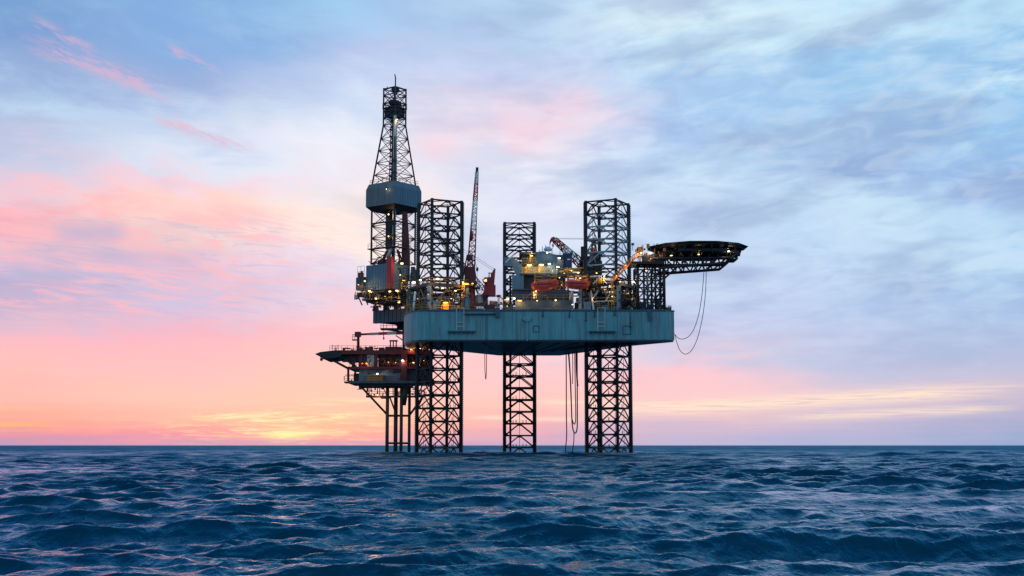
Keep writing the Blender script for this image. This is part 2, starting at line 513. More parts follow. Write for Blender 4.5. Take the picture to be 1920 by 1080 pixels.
a = at(868, 588.5, YF - .35); b_ = at(930, 588.5, YF - .35)
pp.tube(a, b_, .22, 8)
for px, y0, y1 in ((1018, 568, 592), (1068, 572, 593), (1099, 570, 600), (1115, 570, 592), (1182, 575, 612), (1153, 574, 590)):
    pp.tube(at(px, y0, YF - .3), at(px, y1, YF - .3), .10, 6)
    pp.tube(at(px, y1 - 1, YF - .3), at(px, y1 + 1.5, YF - .3), .22, 6)
pp.ppoly([(928, 577), (937, 577), (937, 594), (933, 596), (929, 594)], YF - .6, .55)
pp.ppoly([(1214, 582), (1220, 582), (1221, 600), (1217, 602), (1215, 592)], YF - .6, .55)
pp.build('drain_pipe', M['bluedark'], hull)
fn = MB()
fn.ppoly([(980, 596), (996, 596), (996, 598), (990.5, 603), (986, 603), (980, 598)], YF - .5, .5)
fn.pbox(987, 603, 990, 639, YF - .3, .3)
fn.build('overboard_chute', M['hull'], hull)
for x0, x1 in ((839, 891), (1104, 1155)):
    c = (x0 + x1) / 2 - 2
    ft = MB()
    ft.pbox(x0, 619.5, x1, 621.5, YF - .9, .9)
    for t in range(6):
        px = x0 + 4 + (x1 - x0 - 8) * t / 5
        ft.bar(at(px, 622, YF - .7), at(px, 627, YF), .1)
    ft.build('boat_landing', M['seam'], hull)
    fr_ = MB()
    for px in (c - 6.8, c + 6.8): fr_.bar(at(px, 577, YF - .6), at(px, 620, YF - .6), .17)
    for py in (577, 604, 612): fr_.bar(at(c - 6.8, py, YF - .6), at(c + 6.8, py, YF - .6), .15)
    for k in range(14):
        py = 580 + k * 2.8
        fr_.bar(at(c - 1.4, py, YF - .3), at(c + 1.4, py, YF - .3), .05)
    fr_.build('ladder', M['pale'], hull)
hf = MB()
for (x0, y0, x1, y1) in ((1168, 611, 1182.5, 626.5), (1000, 611, 1011, 622)):
    for s0, s1 in (((x0, y0), (x1, y0)), ((x1, y0), (x1, y1)), ((x1, y1), (x0, y1)), ((x0, y1), (x0, y0))):
        hf.bar(at(*s0, YF - .03), at(*s1, YF - .03), .16)
hf.build('hatch_frame', M['bluedark'], hull)
rl = MB()
rp = [Vector((*p, Z_HT + .06)) for p in plan]
fr_pts = sorted([p for p in rp if p.y < 304], key=lambda p: p.x)
fr_pts = [Vector((cx + (p.x - cx) * .985, cy + (p.y - cy) * .985, p.z)) for p in fr_pts]
rl.rail(fr_pts, 1.2, 1.5, .05)
rl.build('railing', M['yellow'], hull)

# ------------------------------------------------------------------ LEGS
LEG_H = 7.3 / 2
BAY = 2.91
def leg_proto(name, label, loc, rz, group, pale=None):
    t = thing(name, label, 'rig leg', loc, rz, group)
    z0, ztop = -9.0, at(824, 381, 300).z
    n = int(round((ztop - z0) / BAY)); z0 = ztop - n * BAY
    cr = [(-LEG_H, -LEG_H), (LEG_H, -LEG_H), (LEG_H, LEG_H), (-LEG_H, LEG_H)]
    for i, (x, y) in enumerate(cr):
        c = MB()
        c.tube((x, y, z0), (x, y, ztop + .25), .36, 8)
        # rack teeth on two sides of the chord, pointing outwards
        sx, sy = (1 if x > 0 else -1), (1 if y > 0 else -1)
        d = Vector((sx, sy, 0)).normalized()
        t_ = Vector((-d.y, d.x, 0)) * .09
        for sgn in (1,):
            c.hexa([Vector((x, y, z0)) + d * .2 - t_, Vector((x, y, z0)) + d * .50 - t_, Vector((x, y, z0)) + d * .50 + t_, Vector((x, y, z0)) + d * .2 + t_,
                    Vector((x, y, ztop)) + d * .2 - t_, Vector((x, y, ztop)) + d * .50 - t_, Vector((x, y, ztop)) + d * .50 + t_, Vector((x, y, ztop)) + d * .2 + t_])
            k = max(z0, -1.5)
            while k < ztop - .2:
                b0 = Vector((x, y, k)) + d * .48; 
                c.hexa([b0 - t_, b0 + d * .16 - t_ + Vector((0, 0, .06)), b0 + d * .16 + t_ + Vector((0, 0, .06)), b0 + t_,
                        b0 - t_ + Vector((0, 0, .26)), b0 + d * .16 - t_ + Vector((0, 0, .2)), b0 + d * .16 + t_ + Vector((0, 0, .2)), b0 + t_ + Vector((0, 0, .26))])
                k += .46
        c.build('chord', M['leg'], t, local=True)
    for i in range(4):
        a = Vector((*cr[i], 0)); b = Vector((*cr[(i + 1) % 4], 0)); m = (a + b) / 2
        br0 = MB(); br1 = MB()
        for k in range(n + 1):
            z = Vector((0, 0, z0 + k * BAY))
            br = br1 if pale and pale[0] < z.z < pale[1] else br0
            br.tube(a + z, b + z, .18, 6)
            # gusset plates
            for e, o in ((a, b), (b, a)):
                d = (o - e).normalized()
                nrm = Vector((-d.y, d.x, 0)) * .05
                if k < n:
                    P0 = e + d * .3 + z; P1 = e + d * 1.0 + z + Vector((0, 0, .1)); P2 = e + d * .3 + z + Vector((0, 0, .8))
                    br.add([P0 - nrm, P1 - nrm, P2 - nrm, P0 + nrm, P1 + nrm, P2 + nrm], [(0, 1, 2), (5, 4, 3), (0, 3, 4, 1), (1, 4, 5, 2), (2, 5, 3, 0)])
            if k < n:
                zt = Vector((0, 0, z0 + (k + 1) * BAY))
                br.tube(a + z, m + zt, .15, 6); br.tube(b + z, m + zt, .15, 6)
                d = (b - a).normalized(); nrm = Vector((-d.y, d.x, 0)) * .05
                P0 = m - d * .7 + zt; P1 = m + d * .7 + zt; P2 = m + d * .35 + zt - Vector((0, 0, .5)); P3 = m - d * .35 + zt - Vector((0, 0, .5))
                br.add([P0 - nrm, P1 - nrm, P2 - nrm, P3 - nrm, P0 + nrm, P1 + nrm, P2 + nrm, P3 + nrm], [(3, 2, 1, 0), (4, 5, 6, 7), (0, 1, 5, 4), (1, 2, 6, 5), (2, 3, 7, 6), (3, 0, 4, 7)])
        br = br0
        if br1.v: br1.build('pale_bracing', M['leg_pale'], t, local=True)
        for k in range(n):   # anodes standing on the lower horizontals
            z = z0 + k * BAY
            if z > 20: break
            for f in (.38, .72):
                if (k + i + int(f * 10)) % 2:
                    p = a.lerp(b, f) * .985 + Vector((0, 0, z + .1))
                    br.tube(p, p + Vector((0, 0, .8)), .09, 6)
        br.build('bracing', M['leg'], t, local=True)
    ib = MB()
    ms = [Vector(((cr[i][0] + cr[(i + 1) % 4][0]) / 2, (cr[i][1] + cr[(i + 1) % 4][1]) / 2, 0)) for i in range(4)]
    for k in range(n + 1):
        z = Vector((0, 0, z0 + k * BAY))
        for i in range(4): ib.tube(ms[i] + z, ms[(i + 1) % 4] + z, .10, 6)
    for k in range(n):
        for i in range(4): ib.tube(ms[i] + Vector((0, 0, z0 + k * BAY)), ms[i] + Vector((0, 0, z0 + (k + 1) * BAY)), .05, 4)
    ib.build('inner_bracing', M['leg'], t, local=True)
    rp_ = MB()
    rp_.tube((-LEG_H * .62, -LEG_H * .2, -6), (-LEG_H * .62, -LEG_H * .2, 44), .26, 8)
    for k in range(12): rp_.tube((-LEG_H * .62, -LEG_H * .2, k * 4), (-LEG_H * .62, -LEG_H * .2, k * 4 + .3), .36, 8)
    rp_.build('water_pipe', M['leg'], t, local=True)
    return t
LC = at(824, 600, 300); RC = at(1140, 600, 300); CC = at(974, 600, 331)
G = 'lattice legs of the drilling rig'
leg_l = leg_proto('lattice_leg', 'dark lattice leg next to the drilling derrick with the tall red crane close by', (LC.x, 300, 0), R(27.6), G)
leg_r = leg_proto('lattice_leg', 'dark lattice leg with pale blue braces, beside the helideck stairway', (RC.x, 300, 0), R(-27.6), G, (at(1140, 500, 300).z, at(1140, 424, 300).z))
leg_c = copy_tree(leg_l); leg_c.location = (CC.x, 331, 0); leg_c.rotation_euler = (0, 0, 0)
leg_c['label'] = 'lower and slimmer looking middle lattice leg, behind the living quarters'

# ------------------------------------------------------------------ JACK HOUSES
def jack_house(cx_px, label, rz, pL, pR, ytop, mirror):
    c = at(cx_px, 560, 300)
    t = thing('jack_house', label, 'jack house', (c.x, 300, Z_HT + .06), rz, 'jack houses around the legs')
    fr = frame((c.x, 300, 0), rz)
    zt = at(cx_px, ytop, 296).z; zb = Z_HT + .06
    o = LEG_H + 1.35
    # roof ring with open middle
    rf = MB()
    i_ = LEG_H + .55
    for a, b in (((-o, -o), (o, -i_)), ((-o, i_), (o, o)), ((-o, -i_), (-i_, i_)), ((i_, -i_), (o, i_))):
        rf.fbox(fr, (a[0], a[1], zt - .75), (b[0], b[1], zt))
    rf.build('roof', M['steel'], t)
    for k, (x, y) in enumerate(((-o, -o), (o, -o), (o, o), (-o, o))):
        cb = MB(); sx = -1 if x > 0 else 1; sy = -1 if y > 0 else 1
        cb.fbox(fr, (x, y, zb), (x + sx * .75, y + sy * .75, zt - .753))
        cb.build('column', M['blue'] if k in (0, 1) else M['greydark'], t)
    # gear cases climbing the chords
    for k, (x, y) in enumerate(((-i_, -i_), (i_, -i_), (i_, i_), (-i_, i_))):
        for q in range(3):
            gz = zb + .3 + q * (zt - zb - 1.2) / 3
            gb = MB()
            gb.fbox(fr, (x - .55, y - .55, gz), (x + .55, y + .55, gz + 1.05))
            p = fr(x, y, gz + .5); d = fr(x * 1.22, y * 1.22, gz + .5)
            gb.tube(p, d, .34, 8)
            gb.build('jacking_motor', M['greydark'], t)
    xb = MB()
    e = o - .4
    cs = [(-e, -e), (e, -e), (e, e), (-e, e)]
    zm = (zb + zt) / 2
    for k in range(4):
        a, b = cs[k], cs[(k + 1) % 4]
        mm = ((a[0] + b[0]) / 2, (a[1] + b[1]) / 2)
        xb.bar(fr(*a, zb + .3), fr(*mm, zt - .9), .28); xb.bar(fr(*b, zb + .3), fr(*mm, zt - .9), .28)
        xb.bar(fr(*a, zm), fr(*b, zm), .24)
    xb.build('cross_brace', M['greydark'], t)
    ld = MB()
    for dx in (0, .6): ld.bar(fr(o - 1.9 + dx, -o - .25, zb), fr(o - 1.9 + dx, -o - .25, zt + 1), .12)
    z = zb
    while z < zt: ld.bar(fr(o - 1.9, -o - .25, z), fr(o - 1.3, -o - .25, z), .08); z += .33
    ld.build('ladder', M['yellow'], t)
    r_ = MB(); e = o - .1
    r_.rail([fr(-e, -e, zt), fr(e, -e, zt), fr(e, e, zt), fr(-e, e, zt), fr(-e, -e, zt)], 1.1, 1.3, .045)
    r_.build('railing', M['yellow'], t)
    pn = MB()
    pn.fbox(fr, (-o + 1.2, -o + .15, zb), (-o + 3.0, -o + .5, zb + 2.6)); pn.fbox(fr, (.6, -o + .1, zb), (2.4, -o + .9, zb + 1.7))
    pn.build('switch_cabinet', M['blue'], t)
    pi = MB()
    for k in range(26):
        x = random.uniform(-o + .6, o - .6); zz = zb + random.uniform(.6, 4.2)
        pi.tube(fr(x, -o + .7, zz), fr(x + random.uniform(-2.2, 2.2), -o + .7, zz + random.uniform(-.4, .4)), .11, 6)
        pi.tube(fr(x, -o + .7, zz), fr(x, -o + .7, zb), .11, 6)
    pi.build('pipework', M['greydark'], t)
    bk = MB(); bk.fbox(fr, (-o + .9, i_ - 1.2, zb), (o - .9, i_ - .2, zt - 1.6)); bk.fbox(fr, (-i_ + .1, -o + 1.3, zb), (-i_ + .5, i_ - 1.4, zt - 2.2)); bk.build('back_wall', M['steel'], t)
    mc_ = MB()
    for k in range(9):
        x = -o + 1.2 + k * (2 * o - 2.4) / 9; hh = random.uniform(.8, 2.6)
        mc_.fbox(fr, (x, -o + .9 + random.uniform(0, .5), zb), (x + random.uniform(.4, .9), -o + 2.0, zb + hh))
    mc_.build('machinery', M['greydark'], t)
    return t, fr, zt, zb, o
jl, jlf, jlt, jlb, jo = jack_house(824, 'dark open jack house with yellow railings around the leg beside the derrick', R(27.6), 760, 887, 532, 1)
jr, jrf, jrt, jrb, _ = jack_house(1140, 'dark open jack house around the leg under the orange lit stairway', R(-27.6), 1105, 1190, 531, -1)
for a in ((829.6, 540.5, 293, .22, 'warm', 1.6), (854, 545, 294, .22, 'warm', 1.5), (788, 525, 293, .32, 'cool', 1), (821, 523, 292.6, .42, 'warm', 1), (873, 532.5, 296, .36, 'amber', 2.6), (868, 529, 297.5, .3, 'warm', 1)):
    lamp(jl, *a)
for a in ((1187, 528.5, 296.5, .36, 'cool', 1), (1148, 556, 294, .18, 'warm', 1), (1163, 528, 293.5, .2, 'warm', 1), (1134, 543, 293, .16, 'amber', 1), (1118.6, 512, 297, .2, 'warm', 1)):
    lamp(jr, *a)

# ------------------------------------------------------------------ DERRICK
DZR = R(-37.6)
DC = at(737, 500, 320); DF = frame((DC.x, 320, 0), DZR)
def dz(py, Y=320): return at(737, py, Y).z
drk = thing('drilling_derrick', 'tall tapering lattice drilling derrick with a boxed in racking platform', 'derrick', (DC.x, 320, dz(497)), DZR)
def hd(py):   # half width of the mast at a picture height
    if py < 236: return 1.92
    if py < 347: return 1.92 + (3.55 - 1.92) * (py - 236) / 111.0
    return 3.72
SG = [(-1, -1), (1, -1), (1, 1), (-1, 1)]
levels_up = [236, 261, 284, 307, 330, 349]
levels_lo = [395, 425, 448, 469, 496]
for x, y in SG:
    lg = MB()
    prev = None
    for py in [166, 236, 347]:
        p = DF(hd(py) * x, hd(py) * y, dz(py))
        if prev is not None: lg.bar(prev, p, .36)
        prev = p
    lg.bar(DF(3.72 * x, 3.72 * y, dz(386)), DF(3.72 * x, 3.72 * y, dz(497)), .42)
    lg.build('leg', M['steel'], drk)
bx = MB()
def face_brace(mb, lv, kind, r):
    for k in range(4):
        (ax, ay), (bx_, by_) = SG[k], SG[(k + 1) % 4]
        for i in range(len(lv)):
            h0 = hd(lv[i]); a = DF(h0 * ax, h0 * ay, dz(lv[i])); b = DF(h0 * bx_, h0 * by_, dz(lv[i]))
            mb.bar(a, b, r * 1.25)
            if i + 1 < len(lv):
                h1 = hd(lv[i + 1]); c = DF(h1 * ax, h1 * ay, dz(lv[i + 1])); d = DF(h1 * bx_, h1 * by_, dz(lv[i + 1]))
                m = (a + b) / 2; n_ = (c + d) / 2
                if kind == 'x': mb.bar(a, d, r); mb.bar(b, c, r)
                elif kind == 'k':
                    mb.bar(m, c, r); mb.bar(m, d, r)
                else:
                    q = (a + b + c + d) / 4
                    mb.bar(a, d, r); mb.bar(b, c, r); mb.bar(q, m, r * .7)
face_brace(bx, [168, 180, 196, 210, 222], 'x', .15)
face_brace(bx, [222] + levels_up, 'x', .115)
face_brace(bx, levels_lo, 'x', .135)
bx.build('bracing', M['steel'], drk)
cg = MB()
cg.frust(DF, (-1.75, -1.75, 1.75, 1.75), (-1.75, -1.75, 1.75, 1.75), dz(221), dz(203))
cg.fbox(DF, (-2.15, -2.15, dz(205)), (2.15, 2.15, dz(203)))
cg.fbox(DF, (-1.0, -.5, dz(203)), (1.0, .5, dz(192)))
cg.tube(DF(-.7, -.7, dz(193)), DF(.7, -.7, dz(193)), .75, 12)
cg.tube(DF(-.9, .6, dz(196)), DF(.9, .6, dz(196)), .9, 12)
cg.build('crown_block', M['steel'], drk)
ct = MB()
ct.rail([DF(-2.1, -2.1, dz(203)), DF(2.1, -2.1, dz(203)), DF(2.1, 2.1, dz(203))], 1.1, 1.0, .05)
ct.fbox(DF, (-1.95, -1.95, dz(169)), (1.95, -1.7, dz(166.5))); ct.fbox(DF, (1.7, -1.7, dz(169)), (1.95, 1.95, dz(166.5)))
ct.fbox(DF, (-.6, -.6, dz(172)), (.9, .6, dz(165)))
ct.build('crown_frame', M['steel'], drk)
mastp = MB()
n0 = DF(1.98, -1.98, dz(218)); mastp.tube(n0, (n0.x, n0.y, dz(150)), .16, 8); mastp.tube((n0.x, n0.y, dz(150)), (n0.x - .25, n0.y, dz(145)), .14, 6)
mastp.build('mast_pole', M['greydark'], drk)
sa = MB(); q = at(726, 168, 320); sa.tube(q, at(726, 162, 320), .09, 6); q = at(757, 182, 320); sa.tube(at(755, 181, 320), at(761, 183, 320), .12, 6)
sa.build('antenna', M['steel'], drk)
sp_ = MB()
sp_.tube(DF(2.0, -2.0, dz(222)), DF(2.6, -2.6, dz(347)), .36, 10, .5)
sp_.tube(DF(3.0, -3.0, dz(386)), DF(2.9, -2.9, dz(464)), .42, 10)
sp_.tube(DF(2.9, -2.9, dz(464)), at(726.5, 481, 314.5), .38, 10)
sp_.build('vent_duct', M['pale'], drk)
# drill line, guide rails and travelling block inside the mast
gr = MB()
for x, y, r in ((-.55, -.1, .16), (-.55, .5, .12), (-1.15, .0, .14), (.1, .6, .1)):
    gr.tube(DF(x, y, dz(222)), DF(x * 1.3, y * 1.3, dz(349)), r, 6)
for py in (228, 243, 256, 268, 281, 293, 306, 318, 330, 340):
    gr.fbox(DF, (-1.5, -.3, dz(py)), (-.3, .55, dz(py - 2)))
gr.build('ladder_cage', M['steel'], drk)
tb = MB(); tb.tube(DF(-.1, -.35, dz(224)), DF(-.1, -.35, dz(347)), .34, 8); tb.build('top_drive_rail', M['darkred'], drk)
tb = MB(); tb.fbox(DF, (-1.35, -1.35, dz(468)), (-.15, -.3, dz(397))); tb.build('top_drive', M['steel'], drk)
# racking platform box
rb = MB()
a = 4.75
zb0, zb1, zb2 = dz(390), dz(358), dz(348.5)
rb.frust(DF, (-a, -a, a, a), (-a, -a, a, a), zb0, zb1)
rb.frust(DF, (-a, -a, a, a), (-a + .95, -a, a, a - .95), zb1 + .003, zb2)

rb.ribs(DF(a, -a, 0), DF(a, a, 0), zb0, zb1, .62, .16, .09, DF(1, 0, 0) - DF(0, 0, 0))
rb.build('racking_platform', M['blue'], drk)
cl = MB()
cl.fbox(DF, (-a + .02, -a - .06, zb0), (a - .02, -a - .004, zb1)); cl.hexa([DF(-a + .02, -a - .06, zb1 + .003), DF(a - .02, -a - .06, zb1 + .003), DF(a - .02, -a - .004, zb1 + .003), DF(-a + .02, -a - .004, zb1 + .003), DF(-a + .97, -a - .06, zb2), DF(a - .02, -a - .06, zb2), DF(a - .02, -a - .004, zb2), DF(-a + .97, -a - .004, zb2)])
cl.ribs(DF(-a + .2, -a - .06, 0), DF(a - .1, -a - .06, 0), zb0, zb1, .62, .14, .07, DF(0, -1, 0) - DF(0, 0, 0))
cl.build('wind_cladding', M['greyblue'], drk)
rl_ = MB(); rl_.rail([DF(-a + 1.2, -a + .1, zb2), DF(a - .1, -a + .1, zb2), DF(a - .1, a - 1.2, zb2)], 1.0, 1.2, .05); rl_.build('platform_railing', M['steel'], drk)
ub = MB()
ub.frust(DF, (-a + 1.0, -a + 1.0, a - 1.0, a - 1.0), (-a + .05, -a + .05, a - .05, a - .05), dz(398), zb0 - .004)
ub.build('platform_underside', M['steel'], drk)
tr = MB()
c0 = DF(a - .6, .6, 0)
for dzp in range(1): 
    p0, p1, p2 = at(759, 398, 318), at(761, 480, 318), at(765, 526, 318)
    def slab(w0, w1, pA, pB, d): 
        tr.hexa([(pA.x - w0, pA.y - d, pA.z), (pA.x + w0, pA.y - d, pA.z), (pA.x + w0, pA.y + d, pA.z), (pA.x - w0, pA.y + d, pA.z), (pB.x - w1, pB.y - d, pB.z), (pB.x + w1, pB.y - d, pB.z), (pB.x + w1, pB.y + d, pB.z), (pB.x - w1, pB.y + d, pB.z)][::-1])
    slab(1.0, .62, p1, p0, .5); slab(.4, 1.0, p2, p1, .5)
tr.build('pipe_chute', M['darkred'], drk)
pl2 = MB()
for py, o in ((469, 4.4), (421, 3.9)):
    pl2.fbox(DF, (-o, -o, dz(py)), (o, -o + .9, dz(py - 1.6))); pl2.fbox(DF, (o - .9, -o + .9, dz(py)), (o, o, dz(py - 1.6)))
pl2.rail([DF(-4.3, -4.3, dz(467)), DF(4.3, -4.3, dz(467)), DF(4.3, 4.3, dz(467))], 1.1, 1.3, .05)
pl2.build('mast_walkway', M['darkred'], drk)
gn = MB()
for x, y in ((.8, -2.4), (-2.6, -1.2), (2.2, .4), (-1.6, -2.8), (1.6, 2.0), (-.6, -3.0)):
    gn.bar(DF(x, y, dz(496)), DF(x * .5, y * .5, dz(470)), .3)
    gn.fbox(DF, (x - .5, y - .5, dz(497)), (x + .5, y + .5, dz(487 + 4 * random.random())))
gn.build('drill_floor_gear', M['darkred'], drk)
for a_ in ((744.5, 224, 317, .22, 'warm', 1.2), (728.5, 402, 316, .34, 'warm', .6), (728.5, 443, 316, .34, 'warm', .6), (724.5, 354.5, 314.2, .14, 'cool', 1)):
    lamp(drk, *a_)

# ------------------------------------------------------------------ DRILL FLOOR HOUSE + CANTILEVER
EX = DF(1, 0, 0) - DF(0, 0, 0); EY = DF(0, 1, 0) - DF(0, 0, 0)
def nbox(mb, px, yt, yb, Y, lx, ly):
    """box whose near corner stands at pixel px; it runs lx to the far left and ly to the far right"""
    p = at(px, yb, Y); z0 = p.z; z1 = at(px, yt, Y).z
    A = Vector((p.x, p.y, 0)); B = A - EX * lx; C = B + EY * ly; D = A + EY * ly
    cs = [B, A, D, C]
    mb.hexa([(v.x, v.y, z0) for v in cs] + [(v.x, v.y, z1) for v in cs])
    return A, z0, z1
dfh = thing('drill_floor_house', 'blue and grey clad drill floor house under the derrick with a red stair tower', 'drill floor', (DC.x, 320, dz(545)), DZR)
w = MB(); A, z0, z1 = nbox(w, 733, 493, 541, 311, 8.1, 6.0)
w.ribs(A - EX * 8.0, A - EX * 1.7, z0, z1, .55, .14, .08, -EY)
w.build('wind_wall', M['blue'], dfh)
w = MB()
w.ribs(A + EY * .1, A + EY * 6.0, z0, z1 - .2, .55, .16, .10, EX)
w.build('side_wall', M['grey'], dfh)
w = MB(); nbox(w, 733.3, 481, 541, 310.7, 1.55, .8); w.build('stair_tower', M['red'], dfh)
w = MB(); A2, z2, z3 = nbox(w, 682, 519, 543, 315.5, 2.6, 5); w.ribs(A2 - EX * 2.5, A2, z2, z3, .5, .13, .08, -EY)
w.build('side_cabin', M['bluedark'], dfh)
w = MB(); nbox(w, 748, 541.3, 546, 307.5, 13.6, 12.5); w.build('deck', M['steel'], dfh)
w = MB()
A3, z4, z5 = nbox(MB(), 748, 541.3, 546, 307.5, 13.6, 12.5)
for k in range(8):
    p = A3 - EX * (.3 + k * 1.85)
    w.bar((p.x, p.y + .3, z4), ((p + EY * 1.6).x, (p + EY * 1.6).y, z4 - 2.3), .22)
    w.bar((p.x, p.y, z4 - .25), ((p + EY * 9).x, (p + EY * 9).y, z4 - .25), .35)
w.build('deck_bracket', M['steel'], dfh)
w = MB(); nbox(w, 742, 546.3, 563, 310.5, 9.4, 9); w.build('substructure', M['greydark'], dfh)
w = MB(); nbox(w, 744, 556.0, 558, 308.8, 11.2, 2.0)
nbox(w, 738, 548, 555, 309.8, .8, .6); nbox(w, 728, 549, 555.8, 310.6, 1.4, .5); nbox(w, 718, 548, 555.8, 311.4, .8, .5); nbox(w, 706, 550, 556, 312.6, 1.6, .5)
w.build('lower_walkway', M['greydark'], dfh)
w = MB()
top = lambda p: Vector((p.x, p.y, z5))
w.rail([top(A3 - EX * 13.4), top(A3 - EX * 8.4)], 1.2, 1.2, .05)
w.rail([top(A3 - EX * 6.0), top(A3), top(A3 + EY * 6)], 1.2, 1.2, .05)
w.rail([Vector((*(at(684, 519, 315.4) - EX * 2.4).xy, z3)), Vector((*at(683, 519, 315.4).xy, z3))], 2.6, .8, .05)
w.build('railing', M['yellow'], dfh)
w = MB()
for px, y0, y1, Y in ((752, 500, 541, 309), (756, 505, 541, 308.6), (764, 520, 560, 307), (770, 524, 560, 306), (761, 512, 545, 307.5)):
    w.tube(at(px, y0, Y), at(px, y1, Y), .2, 8)
for px, y0, y1, Y in ((775, 500, 528, 306), (781, 505, 536, 305)): w.pbox(px - 5, y0, px + 3, y1, Y, 2)
w.build('mud_pipe', M['greydark'], dfh)
w = MB(); w.pbox(671, 511, 681, 520, 317, 1.5); w.pbox(676, 508, 680, 512, 317, 1); w.build('winch', M['darkred'], dfh)
for a_ in ((684, 527, 313.5, .26, 'warm', 1), (692.5, 545.5, 313.2, .27, 'warm', 1.5), (731, 546.5, 307.6, .3, 'warm', 1.2), (744, 545.0, 306.8, .3, 'warm', 1.3), (705, 559.5, 311.2, .26, 'warm', 1.5), (753.5, 494, 310.2, .38, 'warm', 1.2),
           (750.5, 515.5, 308.2, .2, 'warm', 1), (757, 526, 306.8, .34, 'amber', 1.3), (775.6, 529.6, 303.5, .5, 'cool', 1.1), (764, 544, 303.5, .24, 'amber', 1)):
    lamp(dfh, *a_)
cant = thing('cantilever_beam', 'dark blue box cantilever carrying the drill floor out past the hull', 'cantilever', (at(720, 606, 322).x, 322, at(720, 606, 322).z), DZR)
NC = (764, 315.2)
w = MB(); A4, zc0, zc1 = nbox(w, NC[0], 577.5, 601.5, NC[1], 11.2, 1.0)
w.ribs(A4 - EX * 11, A4 - EX * .3, zc0, zc1, 1.5, .3, .14, -EY)
w.build('girder', M['bluedark'], cant)
w = MB(); Bq = A4 + EY * 8; 
cs = [Bq - EX * 11.2, Bq, Bq + EY * 1, Bq - EX * 11.2 + EY * 1]
w.hexa([(v.x, v.y, zc0) for v in cs] + [(v.x, v.y, zc1) for v in cs]); w.build('girder', M['bluedark'], cant)
w = MB()
for k in range(5):
    p = A4 - EX * (.6 + k * 2.6)
    w.bar((p + EY * .5).xy.to_3d() + Vector((0, 0, zc1 - .5)), (p + EY * 8.5).xy.to_3d() + Vector((0, 0, zc1 - .5)), .6)
    w.bar((p + EY * .5).xy.to_3d() + Vector((0, 0, zc0 + .5)), (p + EY * 8.5).xy.to_3d() + Vector((0, 0, zc0 + .5)), .6)
w.build('cross_beam', M['steel'], cant)
w = MB(); nbox(w, NC[0] + 1, 560.8, 563.5, NC[1] - .3, 12.2, 9.8); w.build('skid_deck', M['steel'], cant)
w = MB()
for k in range(7):
    p = A4 - EX * (.5 + k * 1.8); q = p - EX * (1.1 if k % 2 else -1.1)
    w.bar((p.x, p.y, zc1), (q.x, q.y, at(720, 563, 318).z), .3)
    if k % 2 == 0:
        c = A4 - EX * (1.4 + k * 1.7) + EY * 1.3
        w.box((c.x - .6, c.y - .5, zc1 + .004), (c.x + .6, c.y + .5, zc1 + random.uniform(.8, 1.5)))
w.build('brace', M['greydark'], cant)
w = MB(); w.rail([(A4 - EX * 11).xy.to_3d() + Vector((0, 0, zc1)), A4.xy.to_3d() + Vector((0, 0, zc1))], 1.1, 1.5, .05); w.build('railing', M['yellow'], cant)
lamp(cant, 748, 567, 312.6, .26, 'warm', 1.4)
lamp(cant, 707, 572, 317, .12, 'amber', 1)

# ------------------------------------------------------------------ CRANES
def lattice(mb, P0, P1, w0, w1, n, r, f0=0.0, f1=1.0, side=None):
    P0 = Vector(P0); P1 = Vector(P1); d = (P1 - P0).normalized()
    side = (Vector(side) if side else Vector((1, 0, 0)))
    u = (side - d * side.dot(d)).normalized(); v = d.cross(u)
    L = (P1 - P0)
    def corner(f, i):
        w = (w0 + (w1 - w0) * f) / 2
        s = [(-1, -1), (1, -1), (1, 1), (-1, 1)][i]
        return P0 + L * f + u * w * s[0] + v * w * s[1]
    for i in range(4): mb.tube(corner(f0, i), corner(f1, i), r, 6)
    for k in range(n):
        a, b = f0 + (f1 - f0) * k / n, f0 + (f1 - f0) * (k + 1) / n
        for i in range(4):
            j = (i + 1) % 4
            if k % 2: mb.tube(corner(a, i), corner(b, j), r * .6, 5)
            else: mb.tube(corner(a, j), corner(b, i), r * .6, 5)
            mb.tube(corner(b, i), corner(b, j), r * .55, 5)
    return corner
# crane by the leg next to the derrick
cr1 = thing('pedestal_crane', 'tall red and white lattice boom crane pointing almost straight up', 'crane', at(885, 580, 303), 0, 'deck cranes of the rig')
B0, B1 = at(882, 522, 303), at(894.8, 314, 303)
for f0, f1, m, n in ((0.0, .24, 'darkred', 6), (.24, .44, 'red', 4), (.44, .70, 'white', 7), (.70, .85, 'red', 4), (.85, .96, 'white', 4)):
    w = MB(); lattice(w, B0, B1, 1.75, .55, n, .13, f0, f1); w.build('boom_section', M[m], cr1)
w = MB(); t0 = B0.lerp(B1, .955); w.bar(t0, B1, .62, .5); w.build('boom_tip', M['steel'], cr1)
w = MB(); w.lathe(at(884, 442, 301.5), [(.15, -1.1), (.4, -.7), (.42, .5), (.12, 1.0)], 8); w.tube(at(884, 434, 301.5), at(893.5, 316, 302.6), .05, 5); w.build('hook_block', M['darkred'], cr1)
w = MB(); w.pbox(875, 477.5, 886, 486, 301.6, 1.6); w.ppoly([(872, 500), (890, 500), (893, 517), (889, 531), (870, 531)], 301.8, 2.6); w.build('crane_house', M['darkred'], cr1)
w = MB(); w.lathe(at(880, 580, 303.2), [(1.5, 0), (1.4, 1), (1.3, 5.4), (1.75, 5.8), (1.75, 6.4)], 12); w.build('pedestal', M['darkred'], cr1)
w = MB()
w.tube(at(876, 478, 302.2), at(868, 522, 303), .16, 6); w.tube(at(884, 478, 302.2), at(889, 522, 303), .16, 6); w.tube(at(876, 500, 302.5), at(888, 488, 302.5), .12, 6); w.tube(at(876, 480, 302.2), at(887, 500, 302.2), .1, 6)
w.build('gantry_frame', M['red'], cr1)
